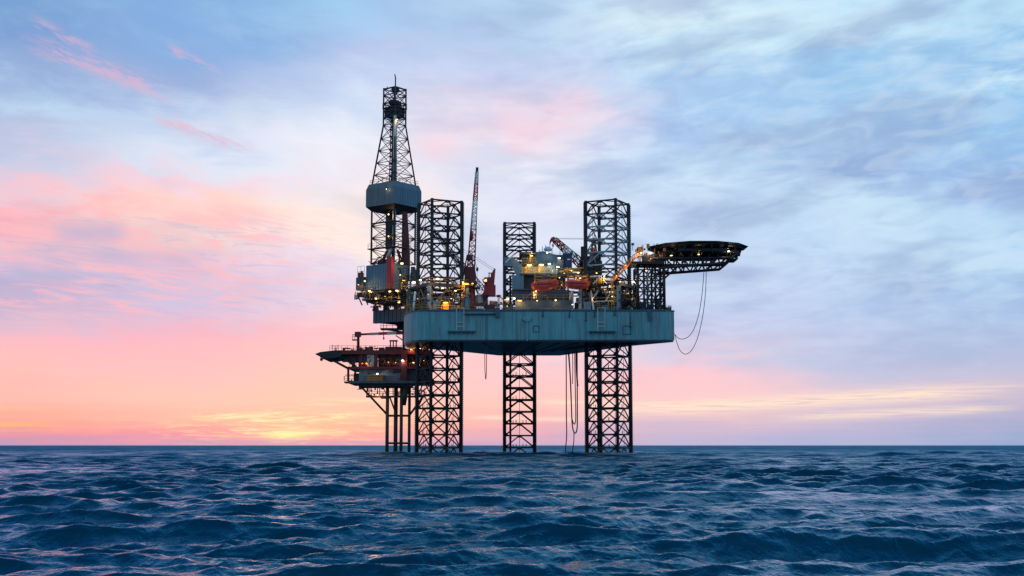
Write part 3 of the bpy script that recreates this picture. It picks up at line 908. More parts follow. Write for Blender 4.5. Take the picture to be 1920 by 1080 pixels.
w = MB(); w.pbox(870, 533, 887, 536, 300, 5); w.pbox(887, 537.5, 900, 540.5, 302, 2.4)
w.rail([at(872, 533, 300), at(892, 533, 300)], 1.1, 1.2, .05); w.bar(at(891, 540, 302), at(897, 554, 303), .16); w.bar(at(886, 528, 302), at(899, 540, 302), .1); w.build('platform', M['steel'], cr1)
w = MB(); w.tube(at(891, 490, 302), at(894.5, 503, 302), .05, 5); w.lathe(at(894.8, 505, 302), [(.1, -.5), (.3, -.2), (.3, .2), (.1, .5)], 8); w.tube(at(894.8, 508, 302), at(894.3, 530, 302), .04, 5); w.build('whip_line', M['steel'], cr1)
for a_ in ((886, 531.5, 299.6, .22, 'amber', 1.4),): lamp(cr1, *a_)
# second crane: red house with a leaning gantry, boom reaching away behind the leg
cr2 = thing('pedestal_crane', 'red deck crane with leaning gantry, standing free between the legs', 'crane', at(909, 575, 310), 0, 'deck cranes of the rig')
w = MB(); w.pbox(907.5, 534, 929, 553, 309, 4.2); w.ppoly([(903, 552), (908, 545), (909, 556), (903, 556)], 309.5, 2.5); w.build('crane_house', M['red'], cr2)
w = MB(); w.ppoly([(908, 520), (927, 519), (925, 534), (910, 535), (906, 526)], 309.4, 2.6); w.build('winch_frame', M['red'], cr2)
w = MB(); w.ppoly([(921.5, 521), (921.5, 513), (925, 506), (928, 503.5), (929, 506), (928.5, 512), (926.5, 534), (921, 534)], 309.6, .4); w.ppoly([(921.5, 521), (921.5, 513), (925, 506), (928, 503.5), (929, 506), (928.5, 512), (926.5, 534), (921, 534)], 311.4, .4)
w.bar(at(927.5, 505, 309.6), at(927.5, 505, 311.8), .4); w.build('gantry', M['red'], cr2)
w = MB(); w.ppoly([(904, 524), (913, 520.5), (914, 522), (914, 530), (907, 530)], 308.4, 2.0); w.build('cab', M['greydark'], cr2)
w = MB(); w.ppoly([(906.5, 525), (912.5, 522.5), (913, 528), (908, 528)], 308.3, .08); w.build('cab_window', M['window'], cr2)
w = MB(); w.lathe(at(908.5, 578, 310.6), [(.8, 0), (.78, 2.4), (1.1, 2.9), (1.1, 3.2)], 12); w.build('pedestal', M['greydark'], cr2)
w = MB(); lattice(w, at(905, 546, 311), at(812, 432, 330), 1.5, .7, 20, .10); w.build('boom', M['darkred'], cr2)
w = MB(); w.tube(at(927.5, 504.5, 310.5), at(812, 431, 330), .035, 5); w.tube(at(926.5, 508, 310.5), at(822, 442, 328), .035, 5); w.build('boom_rope', M['steel'], cr2)
w = MB(); w.tube(at(917, 520, 310), at(917, 512, 310), .12, 6); w.tube(at(921, 520, 310), at(921, 512, 310), .12, 6); w.pbox(915.5, 511, 922.5, 512.5, 309.8, .5); w.build('light_mast', M['grey'], cr2)
# third crane, behind the helideck side leg
cr3 = thing('pedestal_crane', 'low red crane with white mid boom reaching over the living quarters', 'crane', at(1108, 580, 313), 0, 'deck cranes of the rig')
B0, B1 = at(1092, 497, 312), at(1038, 448, 307)
for f0, f1, m, n in ((0, .34, 'darkred', 4), (.34, .62, 'white', 4), (.62, .96, 'red', 5)):
    w = MB(); lattice(w, B0, B1, 1.7, .95, n, .13, f0, f1); w.build('boom_section', M[m], cr3)
w = MB(); w.ppoly([(1030.5, 452), (1033, 446), (1038, 443.5), (1041, 445), (1040.5, 450), (1037, 452.5), (1034, 452), (1032, 457), (1030.5, 458)], 306.4, 1.0); w.build('boom_tip', M['red'], cr3)
w = MB(); w.tube(at(1031.2, 457, 306.8), at(1031.2, 467, 306.8), .07, 5); w.tube(at(1036.5, 452, 306.8), at(1036.8, 458, 306.8), .05, 5); w.lathe(at(1036.8, 460, 306.8), [(.12, -.4), (.28, 0), (.12, .4)], 8); w.tube(at(1036.8, 462, 306.8), at(1035, 469, 306.8), .05, 5); w.build('hook_block', M['white'], cr3)
w = MB(); w.ppoly([(1104, 490), (1110, 450), (1113, 445), (1117, 447), (1122, 490)], 311.5, .5); w.ppoly([(1104, 490), (1110, 450), (1113, 445), (1117, 447), (1122, 490)], 314, .5); w.pbox(1106, 447, 1121, 449, 311.4, 3.2); w.tube(at(1114, 447, 313), at(1114, 440, 313), .08, 5); w.build('gantry', M['darkred'], cr3)
w = MB(); w.pbox(1088, 489, 1129, 514, 311, 5); w.pbox(1092, 480, 1108, 489.2, 312, 3.5); w.build('crane_house', M['steel'], cr3)
w = MB(); w.pbox(1089.5, 462, 1096, 489, 312.3, 1.2); w.build('exhaust_stack', M['steel'], cr3)
w = MB(); w.lathe(at(1108, 580, 313.5), [(2.2, 0), (2.1, 6), (2.4, 8.5)], 14); w.build('pedestal', M['steel'], cr3)
w = MB(); w.tube(at(1040, 446.5, 307), at(1112, 447, 312), .04, 5); w.tube(at(1040, 448, 307), at(1112, 449, 312), .03, 5); w.tube(at(1076, 506, 312), at(1088, 494, 312), .05, 5); w.build('boom_rope', M['steel'], cr3)
lamp(cr3, 1113.5, 462.5, 310.9, .16, 'cool', 1)

# ------------------------------------------------------------------ LIVING QUARTERS
lq = thing('living_quarters', 'blue multi storey living quarters with lamp lit balconies', 'living quarters', at(1010, 580, 306), 0)
def wall(x0, y0, x1, y1, Y, d, mat, name='wall', rib=.55):
    w = MB(); w.pbox(x0, y0, x1, y1, Y, d)
    p = at(x0, y1, Y); q = at(x1, y0, Y)
    if rib: w.ribs((p.x + .05, Y, 0), (q.x - .05, Y, 0), p.z + .02, q.z - .02, rib, .14, .06)
    return w.build(name, M[mat], lq)
wall(960, 516, 982, 543, 303, 12, 'blue', rib=0)
wall(982, 514.5, 1060, 543, 306, 10, 'bluedark')
wall(962, 543.3, 1068, 562, 302, 12, 'bluedark')
wall(966, 562.3, 1072, 581, 299, 12, 'bluedark', rib=.7)
wall(979, 495, 1026, 512.5, 305, 10, 'greyblue', 'balcony_wall', rib=.9)
wall(1026, 480, 1045, 513, 304.3, 10, 'blue')
wall(979, 474, 1004, 494.7, 306.5, 9, 'bluedark', 'balcony_wall', rib=.9)
w = MB(); w.ppoly([(1004, 495), (1004, 472.5), (1019, 471), (1042, 477.5), (1042, 495)], 304.8, 9); p = at(1004, 495, 304.8); q = at(1042, 478, 304.8); w.ribs((p.x, 304.8, 0), (q.x, 304.8, 0), p.z, q.z, .6, .13, .06); w.build('wall', M['blue'], lq)
wall(1042, 477.8, 1056, 512, 306, 8, 'bluedark')
w = MB()
w.pbox(976, 512.5, 1029, 515, 302.6, 3.5); w.pbox(977, 493.8, 1006, 495.4, 303.2, 3.3); w.pbox(974, 472.4, 1006, 474.6, 303.4, 12); w.pbox(1024, 512.8, 1088, 515, 303.0, 4)
w.pbox(960, 541.6, 1000, 543.2, 301.4, 2.0)
w.build('balcony', M['greydark'], lq)
w = MB(); w.rail([at(977, 512.5, 302.7), at(1028, 512.5, 302.7)], 1.15, 1.1, .05); w.rail([at(978, 493.8, 303.3), at(1005, 493.8, 303.3)], 1.1, 1.1, .05); w.rail([at(1030, 512.8, 303.1), at(1088, 512.8, 303.1)], 1.15, 1.3, .06); w.rail([at(966, 562, 299.2), at(1072, 562, 299.2)], 1.1, 1.6, .045)
w.build('railing', M['yellow'], lq)
w = MB(); w.ppoly([(945.5, 482), (961, 482), (979, 497), (977, 514), (970.5, 517), (960.5, 499), (945.5, 498)], 303.4, 3.2); w.build('escape_chute', M['blue'], lq)
w = MB(); w.bar(at(948, 492, 303), at(966, 474, 303), .25); w.build('sky_gap_bar', M['white'], lq)  # white bar painted in where bright sky shows through beside the chute
w = MB(); 
for x0, y0, x1, y1 in ((985, 498, 988.5, 511), (1009, 498, 1012.5, 511), (999, 546.5, 1006.5, 560), (992.5, 481, 996, 493)):
    w.pbox(x0, y0, x1, y1, (304.9 if y0 < 540 else 301.9) if y0 > 490 else 306.4, .1)
w.build('door', M['yellow'], lq)
w = MB(); w.pbox(1000, 547, 1005.5, 559, 301.75, .08); w.build('doorway', M['window'], lq)
w = MB()
w.bar(at(985, 561, 300.8), at(1000, 545, 301.2), .5, .2); w.build('stair', M['greydark'], lq)
w = MB()
for px, y0, y1 in ((1017, 462, 472), (1023, 459, 472), (1029, 465, 474), (1050, 470, 478), (1012, 468, 473), (1035, 465, 476)): w.tube(at(px, y0, 306), at(px, y1, 306), .09, 6)
w.lathe(at(1027, 470, 307), [(.9, 0), (.95, .35), (.6, .8), (.1, 1.0)], 10)
w.build('antenna', M['white'], lq)
for a_ in ((971, 480.5, 302.6, .22, 'amber', 1), (996.5, 479.5, 305.2, .22, 'warm', 2.0), (992.5, 497.2, 303.4, .4, 'warm', 1.8), (1015, 496.8, 303.4, .4, 'warm', 1.8), (1030, 495, 303.2, .28, 'cool', 1.5), (1046, 500.5, 303.6, .3, 'cool', 1.4), (1048.5, 484, 304.6, .34, 'cool', 1.2),
           (1027, 516, 302, .26, 'warm', 1.5), (1005, 546, 300.6, .22, 'warm', 1), (1049, 520.8, 300.8, .16, 'warm', 1), (1007, 563.8, 297.6, .18, 'warm', 1), (1042, 563, 297.6, .26, 'warm', 1), (974.5, 564, 298, .3, 'amber', 2.2), (964, 559.6, 298, .34, 'cool', 1), (1073.4, 571, 296.8, .18, 'cool', 1), (1026, 474, 303, .2, 'cool', 1.4)):
    lamp(lq, *a_)
nv = thing('shipping_container', 'navy blue container with small white plate on quarters roof', 'container', at(1064, 502, 308), 0)
w = MB(); w.pbox(1055.5, 475, 1072.5, 503, 307, 2.6); p = at(1055.5, 503, 307); q = at(1072.5, 475, 307); w.ribs((p.x, 307, 0), (q.x, 307, 0), p.z, q.z, .3, .12, .05)
w.build('container_body', M['navy'], nv)
w = MB(); w.pbox(1064, 485.2, 1068.8, 487.6, 306.93, .04); w.build('name_plate', M['white'], nv)
w = MB(); w.pbox(1054.5, 503.2, 1073.5, 512.8, 306, 4); w.build('support_frame', M['bluedark'], nv)
w = MB(); w.bar(at(1055.5, 470, 307), at(1055.5, 476, 307), .12); w.bar(at(1073, 470, 307), at(1072.5, 476, 307), .3); w.build('lifting_post', M['steel'], nv)

# ------------------------------------------------------------------ LIFEBOATS AND DAVITS
def lifeboat(x0, x1, yt, yb, Y, label, tilt):
    t = thing('lifeboat', label, 'lifeboat', at((x0 + x1) / 2, yb, Y), 0, 'lifeboats in their davits')
    a = at(x0, yb, Y); b = at(x1, yt, Y)
    L = b.x - a.x; H = b.z - a.z; cxx = (a.x + b.x) / 2
    def hullshape(z_frac0, z_frac1, top):
        mb = MB(); N = 19; Kk = 12
        vs = []
        for i in range(N):
            u = -1 + 2 * i / (N - 1)
            bow = max(0.0, 1 - abs(u) ** 2.6)
            half = 1.35 * bow ** .55 + .03
            sheer = tilt * u * .35 + .12 * H * u * u
            for k in range(Kk):
                t_ = math.pi * k / (Kk - 1)
                if not top:
                    z = z_frac1 * H - (z_frac1 - z_frac0) * H * math.sin(t_) ** .75 * (.35 + .65 * bow ** .5)
                    y = -half * math.cos(t_)
                else:
                    z = z_frac0 * H + (z_frac1 - z_frac0) * H * math.sin(t_) ** .6 * max(.06, (1 - abs(u) ** 3.2)) ** .5
                    y = -half * .96 * math.cos(t_)
                vs.append((cxx + u * L / 2, Y + y, a.z + z + sheer))
        fs = []
        for i in range(N - 1):
            for k in range(Kk):
                k2 = (k + 1) % Kk
                fs.append((i * Kk + k, i * Kk + k2, (i + 1) * Kk + k2, (i + 1) * Kk + k))
        fs += [tuple(range(Kk - 1, -1, -1)), tuple(range((N - 1) * Kk, N * Kk))]
        mb.add(vs, fs, True)
        return mb
    hullshape(0.0, .50, False).build('hull', M['boat'], t)
    hullshape(.50, .93, True).build('canopy', M['boat'], t)
    w = MB(); w.bar((cxx - L * .45, Y - 1.36, a.z + H * .5 + tilt * -.15), (cxx + L * .45, Y - 1.36, a.z + H * .5 + tilt * .15), .1, .14); w.build('fender', M['darkred'], t)
    w = MB(); w.box((cxx + L * .12, Y - .6, a.z + H * .82), (cxx + L * .28, Y + .6, a.z + H * 1.05)); w.build('steering_dome', M['boat'], t)
    w = MB()
    for k in range(4): w.box((cxx + L * (-.26 + .13 * k), Y - 1.27, a.z + H * .60), (cxx + L * (-.22 + .13 * k), Y - 1.19, a.z + H * .7))
    w.build('window', M['black'], t)
    return t
lifeboat(996, 1047.5, 524, 545, 296.5, 'red enclosed lifeboat nearest the living quarters balconies', 1)
lifeboat(1059.5, 1105.5, 523.5, 543, 293.5, 'paler red enclosed lifeboat nearest the helideck side leg', -.1)
def davit(x0, x1, Y, label):
    t = thing('lifeboat_davit', label, 'davit', at((x0 + x1) / 2, 545, Y + 3), 0, 'davits above the lifeboats')
    for px in (x0, x1):
        w = MB()
        w.bar(at(px, 543, Y + 2.4), at(px, 517.5, Y + 2.4), .42); w.bar(at(px, 518, Y + 2.6), at(px, 516, Y - .2), .42); w.bar(at(px, 530, Y + 2.4), at(px, 518, Y + .6), .26)
        w.build('arm', M['yellow'], t)
    w = MB(); w.bar(at(x0, 518.5, Y + 2.2), at(x1, 518.5, Y + 2.2), .3); w.bar(at(x0, 524, Y + 2.6), at(x1, 524, Y + 2.6), .2); w.build('beam', M['yellow'], t)
    w = MB()
    for px in (x0 + 1, x1 - 1): w.tube(at(px, 516.5, Y), at(px, 529, Y), .04, 5)
    w.tube(at((x0 + x1) / 2, 519, Y + 2.2) - Vector((.8, 0, 0)), at((x0 + x1) / 2, 519, Y + 2.2) + Vector((.8, 0, 0)), .5, 10)
    w.build('winch', M['greydark'], t)
    return t
d1 = davit(1003, 1042, 296.5, 'yellow davit frame over the lifeboat beside the balconies')
d2 = davit(1065, 1101, 293.5, 'yellow davit frame over the paler lifeboat')
lamp(d2, 1084, 511, 294.5, .24, 'warm', 1.5); lamp(d2, 1080, 521, 294.6, .18, 'amber', 1); lamp(d2, 1088, 521.5, 294.6, .2, 'warm', 1.3)
pr = thing('pipe_rack', 'yellow pipe rack and walkway between the lifeboats and the jack house', 'pipe rack', at(1070, 520, 304), 0)
w = MB()
random.seed(3)
for k in range(22):
    x = random.uniform(1034, 1128); y = random.uniform(503, 518); L = random.uniform(6, 30)
    w.tube(at(x, y, 304 + random.random() * 3), at(x + L, y + random.uniform(-1, 1), 304 + random.random() * 3), random.uniform(.08, .2), 6)
    w.tube(at(x, y, 305), at(x, y + random.uniform(3, 12), 305), .1, 6)
w.build('pipework', M['yellow'], pr)
w = MB(); w.pbox(1034, 515.5, 1126, 517.5, 303, 4); w.bar(at(1126, 513, 303.5), at(1088, 516, 303.5), .3)
for px in (1040, 1056, 1108, 1124): w.bar(at(px, 517, 305), at(px, 545, 305), .35)
w.build('walkway', M['greydark'], pr)
for a_ in ((1058, 512.5, 303.4, .22, 'amber', 1), (1099, 516, 302.4, .2, 'amber', 1), (1071, 507, 303, .16, 'warm', 1)): lamp(pr, *a_)

# ------------------------------------------------------------------ HELIDECK
hdk = thing('helideck', 'dark many sided helicopter deck on a truss, jutting out over the sea', 'helideck', at(1308, 470, 298), 0)
HC = at(1307, 465, 297.5); zH = at(1308, 452.2, 286.6).z
Ro = 10.15; NS = 12
oc = [(HC.x + Ro * math.cos(R(15 + 30 * k)), HC.y + Ro * math.sin(R(15 + 30 * k))) for k in range(NS)]
w = MB(); w.prism(oc, zH - .45, zH); w.build('deck', M['deck'], hdk)
w = MB()
for k in range(-5, 6):
    x = HC.x + k * 1.9; hy = math.sqrt(max(1, (Ro * .95) ** 2 - (k * 1.9) ** 2))
    w.box((x - .14, HC.y - hy, zH - 1.1), (x + .14, HC.y + hy, zH - .454))
for k in range(-3, 4):
    y = HC.y + k * 2.7; hx = math.sqrt(max(1, (Ro * .95) ** 2 - (k * 2.7) ** 2))
    w.box((HC.x - hx, y - .2, zH - 1.75), (HC.x + hx, y + .2, zH - 1.104))
for k in range(-4, 5):
    x = HC.x + k * 2.2; hy = math.sqrt(max(1, (Ro * .84) ** 2 - (k * 2.2) ** 2))
    w.box((x - .1, HC.y - hy, zH - 2.3), (x + .1, HC.y + hy, zH - 1.754))
w.build('deck_beam', M['steel'], hdk)
w = MB()
for k in range(NS):
    a = Vector((*oc[k], zH - .25)); b = Vector((*oc[(k + 1) % NS], zH - .25))
    oa = a + (a - Vector((HC.x, HC.y, a.z))).normalized() * 1.2 + Vector((0, 0, .3)); ob = b + (b - Vector((HC.x, HC.y, b.z))).normalized() * 1.2 + Vector((0, 0, .3))
    for j in range(6):
        w.bar(a.lerp(b, j / 5), oa.lerp(ob, j / 5), .09)
    for q in (.35, .7, 1): w.bar(a.lerp(oa, q), b.lerp(ob, q), .07)
    dn = Vector((0, 0, -.04)); w.hexa([a + dn, b + dn, ob + dn, oa + dn, a, b, ob, oa])
w.build('safety_net', M['deck'], hdk)
w = MB()
YT = (290.5, 301.5)
for Y in YT:
    tc = [at(1222, 484.5, Y), at(1371, 483.5, Y)]; bc = [at(1235, 502.5, Y), at(1364, 492.8, Y)]
    if Y > 295: 
        for v in tc + bc: pass
        z_t, z_b0, z_b1 = at(1222, 484.5, YT[0]).z, at(1235, 502.5, YT[0]).z, at(1364, 492.8, YT[0]).z
        tc = [Vector((at(1222, 484, YT[0]).x, Y, z_t)), Vector((at(1371, 484, YT[0]).x, Y, z_t))]
        bc = [Vector((at(1235, 500, YT[0]).x, Y, z_b0)), Vector((at(1364, 490, YT[0]).x, Y, z_b1))]
    w.tube(*tc, .3, 8); w.tube(*bc, .32, 8)
    n = 9
    for k in range(n):
        u0, u1 = k / n, (k + 1) / n
        w.tube(bc[0].lerp(bc[1], u0), tc[0].lerp(tc[1], (u0 + u1) / 2), .17, 6); w.tube(tc[0].lerp(tc[1], (u0 + u1) / 2), bc[0].lerp(bc[1], u1), .17, 6)
        top = tc[0].lerp(tc[1], (u0 + u1) / 2)
        if abs(top.x - HC.x) < 8.6: w.tube(top, (top.x, top.y, zH - 1.7), .16, 6)
    w.tube(bc[1], (at(1386, 470, 290).x, Y, zH - 1.6), .24, 6)
for k in range(6):
    x = at(1230 + k * 27, 490, 290.5).x
    zz = at(1230 + k * 27, 501.5 - k * 1.7, 290.5).z
    w.tube((x, YT[0], zz), (x, YT[1], zz), .16, 6)
w.build('truss', M['steel'], hdk)
w = MB(); w.pbox(1366, 484.3, 1384, 485.8, 289.5, 6); w.rail([at(1368, 484.3, 289.6), at(1383.5, 484.3, 289.6)], 1.6, .8, .05)
w.pbox(1184, 490, 1246, 494.5, 289.5, 7); w.pbox(1206, 479, 1224, 490, 291, 3); w.pbox(1228, 476, 1246, 489.6, 292, 5)
w.rail([at(1186, 490, 289.6), at(1228, 490, 289.6)], 1.4, 1.0, .06)
w.build('access_platform', M['steel'], hdk)
w = MB(); w.pbox(1195.5, 463, 1206, 471, 291.5, 2); w.pbox(1213, 457, 1218, 465, 292.5, 1); w.pbox(1208, 474, 1214, 488, 292, 1); w.build('fire_monitor', M['orange'], hdk)
w = MB(); w.bar(at(1186, 470, 293), at(1186, 456, 293), .09); w.pbox(1184, 455.5, 1189, 460, 293, .25); w.bar(at(1228, 461, 287), at(1234, 456, 287), .12); w.bar(at(1228, 461, 287), at(1225, 457, 287), .1); w.build('wind_sock_mast', M['greydark'], hdk)
for a_ in ((1219, 474, 290.3, .36, 'cool', 1), (1202, 474, 290.6, .3, 'warm', 1), (1212, 507.5, 289.3, .22, 'warm', 1), (1258.5, 479, 292.5, .22, 'warm', 1.6), (1310, 477, 292.5, .2, 'warm', 1.5), (1366.5, 471, 291.5, .26, 'cool', 1.3), (1220, 485, 290.5, .14, 'amber', 1)):
    lamp(hdk, *a_)
ht = thing('helideck_tower', 'dark lattice support tower between the deck and the helideck', 'support tower', at(1222, 580, 294), 0)
xs = (1196, 1214, 1229, 1245.5)
Yt = (290.6, 298.5)
zt0, zt1 = Z_HT + .06, at(1220, 497, 290.6).z
cols = []
for i, px in enumerate(xs):
    for j, Y in enumerate(Yt):
        x = at(px, 540, 290.6).x
        if i in (1,) and j == 0: pass
        w = MB(); w.tube((x, Y, zt0), (x, Y, zt1), .30 if i in (0, 3) else .24, 8); w.build('column', M['steel'] if i != 1 else M['bluedark'], ht)
w = MB()
X4 = [at(px, 540, 290.6).x for px in xs]
nz = 4
for k in range(nz + 1):
    z = zt0 + (zt1 - zt0) * k / nz
    for Y in Yt: w.tube((X4[0], Y, z), (X4[3], Y, z), .17, 6)
    for x in X4: w.tube((x, Yt[0], z), (x, Yt[1], z), .14, 6)
    if k < nz:
        z1 = zt0 + (zt1 - zt0) * (k + 1) / nz; zm = (z + z1) / 2
        for Y in Yt:
            for i in range(3):
                if (i + k) % 2 == 0: w.tube((X4[i], Y, z), (X4[i + 1], Y, z1), .14, 6); w.tube((X4[i], Y, z1), (X4[i + 1], Y, z), .14, 6)
                else: w.tube((X4[i], Y, z), (X4[i + 1], Y, z1), .14, 6)
        for x in (X4[0], X4[3]): w.tube((x, Yt[0], z), (x, Yt[1], z1), .14, 6); w.tube((x, Yt[1], z), (x, Yt[0], z1), .14, 6)
w.tube(at(1246, 522, 290.6), at(1271, 499, 290.6), .22, 6)
w.build('bracing', M['steel'], ht)
w = MB()
for k, (x0, y0, x1, y1) in enumerate(((1200, 566, 1212, 580), (1230, 560, 1240, 580), (1216, 570, 1226, 580), (1246, 575, 1250.5, 580.5))): w.pbox(x0, y0, x1, y1, 292.5 + k * .5, 2)
w.build('deck_locker', M['bluedark'], ht)
st = thing('stairway', 'long orange lit open stairway climbing from the jack house to the helideck', 'stairway', at(1150, 530, 294), 0)
P0, P1, P2 = at(1146, 530, 292.2), at(1184, 491, 292.2), at(1206, 468, 292.2)
w = MB()
for o in (0, 1.1):
    for a, b in ((P0, P1), (P1, P2)): w.bar(a + Vector((0, o, 0)), b + Vector((0, o, 0)), .14, .34)
w.build('stringer', M['orange'], st)
w = MB(); n = 46
for k in range(n):
    p = P0.lerp(P2, k / n); w.box((p.x - .14, p.y + .05, p.z), (p.x + .14, p.y + 1.05, p.z + .05))
w.build('tread', M['greydark'], st)
w = MB()
for o in (0, 1.1):
    for k in range(16): 
        p = P0.lerp(P2, k / 15) + Vector((0, o, 0)); w.bar(p, p + Vector((0, 0, 1.1)), .07)
    w.bar(P0 + Vector((0, o, 1.1)), P2 + Vector((0, o, 1.1)), .08); w.bar(P0 + Vector((0, o, .6)), P2 + Vector((0, o, .6)), .06)
w.build('handrail', M['orange'], st)
for a_ in ((1156, 517, 291.6, .18, 'amber', 1), (1173, 497.5, 291.6, .2, 'amber', 1), (1196, 476, 291.6, .22, 'amber', 1)): lamp(st, *a_)
ac = thing('anchor_winch', 'yellow and white winch frame lit by lamp on the jack house', 'winch', at(1125, 532, 296), 0)
w = MB(); w.bar(at(1112, 532, 294), at(1126, 519, 294), .3); w.bar(at(1126, 519, 294), at(1138, 532, 294), .3); w.bar(at(1106, 519, 294.5), at(1128, 517, 294.5), .28); w.build('frame', M['white'], ac)
w = MB(); w.tube(at(1119, 527, 294.2), at(1130, 527, 294.2), .7, 12); w.tube(at(1118, 527, 294.2), at(1119, 527, 294.2), .95, 12); w.tube(at(1130, 527, 294.2), at(1131, 527, 294.2), .95, 12); w.build('drum', M['yellow'], ac)
lamp(ac, 1133, 522, 292.6, .26, 'warm', 1); lamp(ac, 1133, 518, 293.5, .2, 'cool', 1)

# ------------------------------------------------------------------ DECK CLUTTER (each a thing)
def unit(name, label, cat, build_fn, base, group=None):
    t = thing(name, label, cat, base, 0, group); build_fn(t); return t
def f(t):
    w = MB(); c = at(896, 563, 305)
    w.lathe(c, [(1.05, -1.8), (1.15, -1.2), (1.15, 0), (1.05, .55), (.8, .95), (.45, 1.2), (.1, 1.28)], 16); w.build('tank_shell', M['grey'], t)
    w = MB(); w.lathe(c + Vector((0, 0, -1.8)), [(1.2, -.5), (1.2, -.2), (1.0, 0)], 12); w.build('skirt', M['darkred'], t)
unit('storage_silo', 'round topped grey silo beside the red crane', 'silo', f, at(896, 580, 305))
def f(t):
    w = MB(); w.pbox(933, 557, 937, 581, 296, .6); w.build('vent_post', M['white'], t)
    w = MB(); w.lathe(at(935, 556, 296.3), [(.3, -.2), (.6, .05), (.62, .25), (.2, .4)], 10); w.build('vent_cap', M['steel'], t)
unit('vent_pipe', 'white vent pipe with dark mushroom cap on the deck edge', 'vent', f, at(935, 581, 296))
boxes = [
 ('generator_skid', 'red machinery skid with round wheels by the deck rail under the red crane', 'machinery', (893, 569, 907, 581), 293, 'darkred'),
 ('tool_basket', 'low dark red cargo basket at the deck rail', 'basket', (909, 571, 927, 581), 293.5, 'darkred'),
 ('control_cabin', 'small blue cabin against the jack house column', 'cabin', (870, 559, 882, 581), 293, 'blue'),
 ('cargo_box', 'pale blue cargo box behind the white vent pipe', 'cargo box', (918, 566, 932, 574), 299, 'grey'),
 ('mud_tank', 'dark green tank with sloping pipe beside the vent', 'tank', (944, 570, 962, 581), 296, 'greydark'),
 ('compressor', 'amber lit machinery unit standing in the jack house opening', 'machinery', (829.5, 566, 842, 580), 292.0, 'orange'),
 ('paint_locker', 'dark locker at the far corner of the main deck', 'locker', (1252, 575.5, 1259, 581), 294, 'bluedark'),
]
for nm, lb, ct_, (x0, y0, x1, y1), Y, mt in boxes:
    t = thing(nm, lb, ct_, at((x0 + x1) / 2, y1, Y))
    w = MB(); w.pbox(x0, y0, x1, y1, Y, 1.8); p = at(x0, y1, Y); q = at(x1, y0, Y); w.ribs((p.x + .05, Y, 0), (q.x - .05, Y, 0), p.z, q.z, .4, .1, .05); w.build('body', M[mt], t)
    w = MB()
    for px in (x0 + .5, x1 - .5): w.bar(at(px, y1, Y - .1), at(px, y0 - 1.2, Y - .1), .12)
    w.bar(at(x0, y0 - 1.0, Y - .1), at(x1, y0 - 1.0, Y - .1), .1); w.build('lifting_frame', M['steel'], t)
    if nm == 'generator_skid':
        for k in range(3):
            w = MB(); c = at(x0 + 2.5 + k * 4.4, 577, Y - .2); w.tube(c, c + Vector((0, .25, 0)), .32, 12); w.build('wheel', M['white'], t)
    if nm == 'compressor': lamp(t, 835.5, 567.5, 290.9, .34, 'amber', 2.2)
    if nm == 'mud_tank':
        w = MB(); w.bar(at(938, 557, Y - .3), at(953, 570, Y - .3), .22); w.build('feed_pipe', M['yellow'], t)
        lamp(t, 952, 560.5, 296, .3, 'warm', 1.2); lamp(t, 947.5, 562, 297, .2, 'amber', 1)
# corner deckhouse and slanting pipe at the rounded end of the hull
dk = thing('corner_deckhouse', 'grey deckhouse with slanting white pipe at the rounded hull corner', 'deckhouse', at(780, 581, 297))
w = MB(); w.pbox(763, 540, 791, 577, 302, 5); w.pbox(768, 538.5, 796, 541, 300, 7); w.build('cabin', M['greydark'], dk)
w = MB(); w.tube(at(779, 547, 295.5), at(774.5, 582, 294.5), .26, 8); w.build('vent_stack', M['white'], dk)
w = MB()
for px in (763, 768, 773, 786, 791): w.bar(at(px, 582, 296.5), at(px, 556 + (px % 3) * 4, 296.5), .16)
w.bar(at(761, 572, 296.2), at(793, 570, 296.2), .14); w.bar(at(761, 578, 296.2), at(793, 575, 296.2), .14)
w.build('pipe_stand', M['yellow'], dk)
w = MB(); w.pbox(796, 543, 803, 579, 298, 1.2); w.build('switch_panel', M['grey'], dk)
lamp(dk, 783, 560, 298.5, .12, 'amber', 1)
ms = thing('mud_pump_skid', 'clutter of pumps, pipes and drums under the second lifeboat', 'machinery', at(1085, 580, 300))
w = MB()
for px, y0, y1, r in ((1072, 545, 579, .42), (1104, 545, 580, .4)): w.tube(at(px, y0, 300), at(px, y1, 300), r, 10)
w.build('post', M['pale'], ms)
w = MB(); c = at(1090, 551, 301.5); w.tube(c, c + Vector((0, 1, 0)), .75, 14); w.tube(at(1080, 562, 301), at(1098, 562, 301), .5, 10); w.pbox(1078, 567, 1100, 580, 302, 2); w.pbox(1076, 546, 1102, 548, 301, 3); w.build('pump', M['greydark'], ms)
w = MB(); w.pbox(1095, 563, 1100, 579, 300.4, .8); w.build('control_box', M['orange'], ms)
w = MB()
w.bar(at(1108, 566, 294.5), at(1122, 545, 294.5), .3); w.bar(at(1112, 566, 294.4), at(1150, 564, 294.4), .3); w.bar(at(1133, 568, 294.4), at(1146, 547, 294.4), .26); w.bar(at(1108, 545, 294.4), at(1113, 582, 292), .3); w.build('hose_rack', M['pale'], ms)

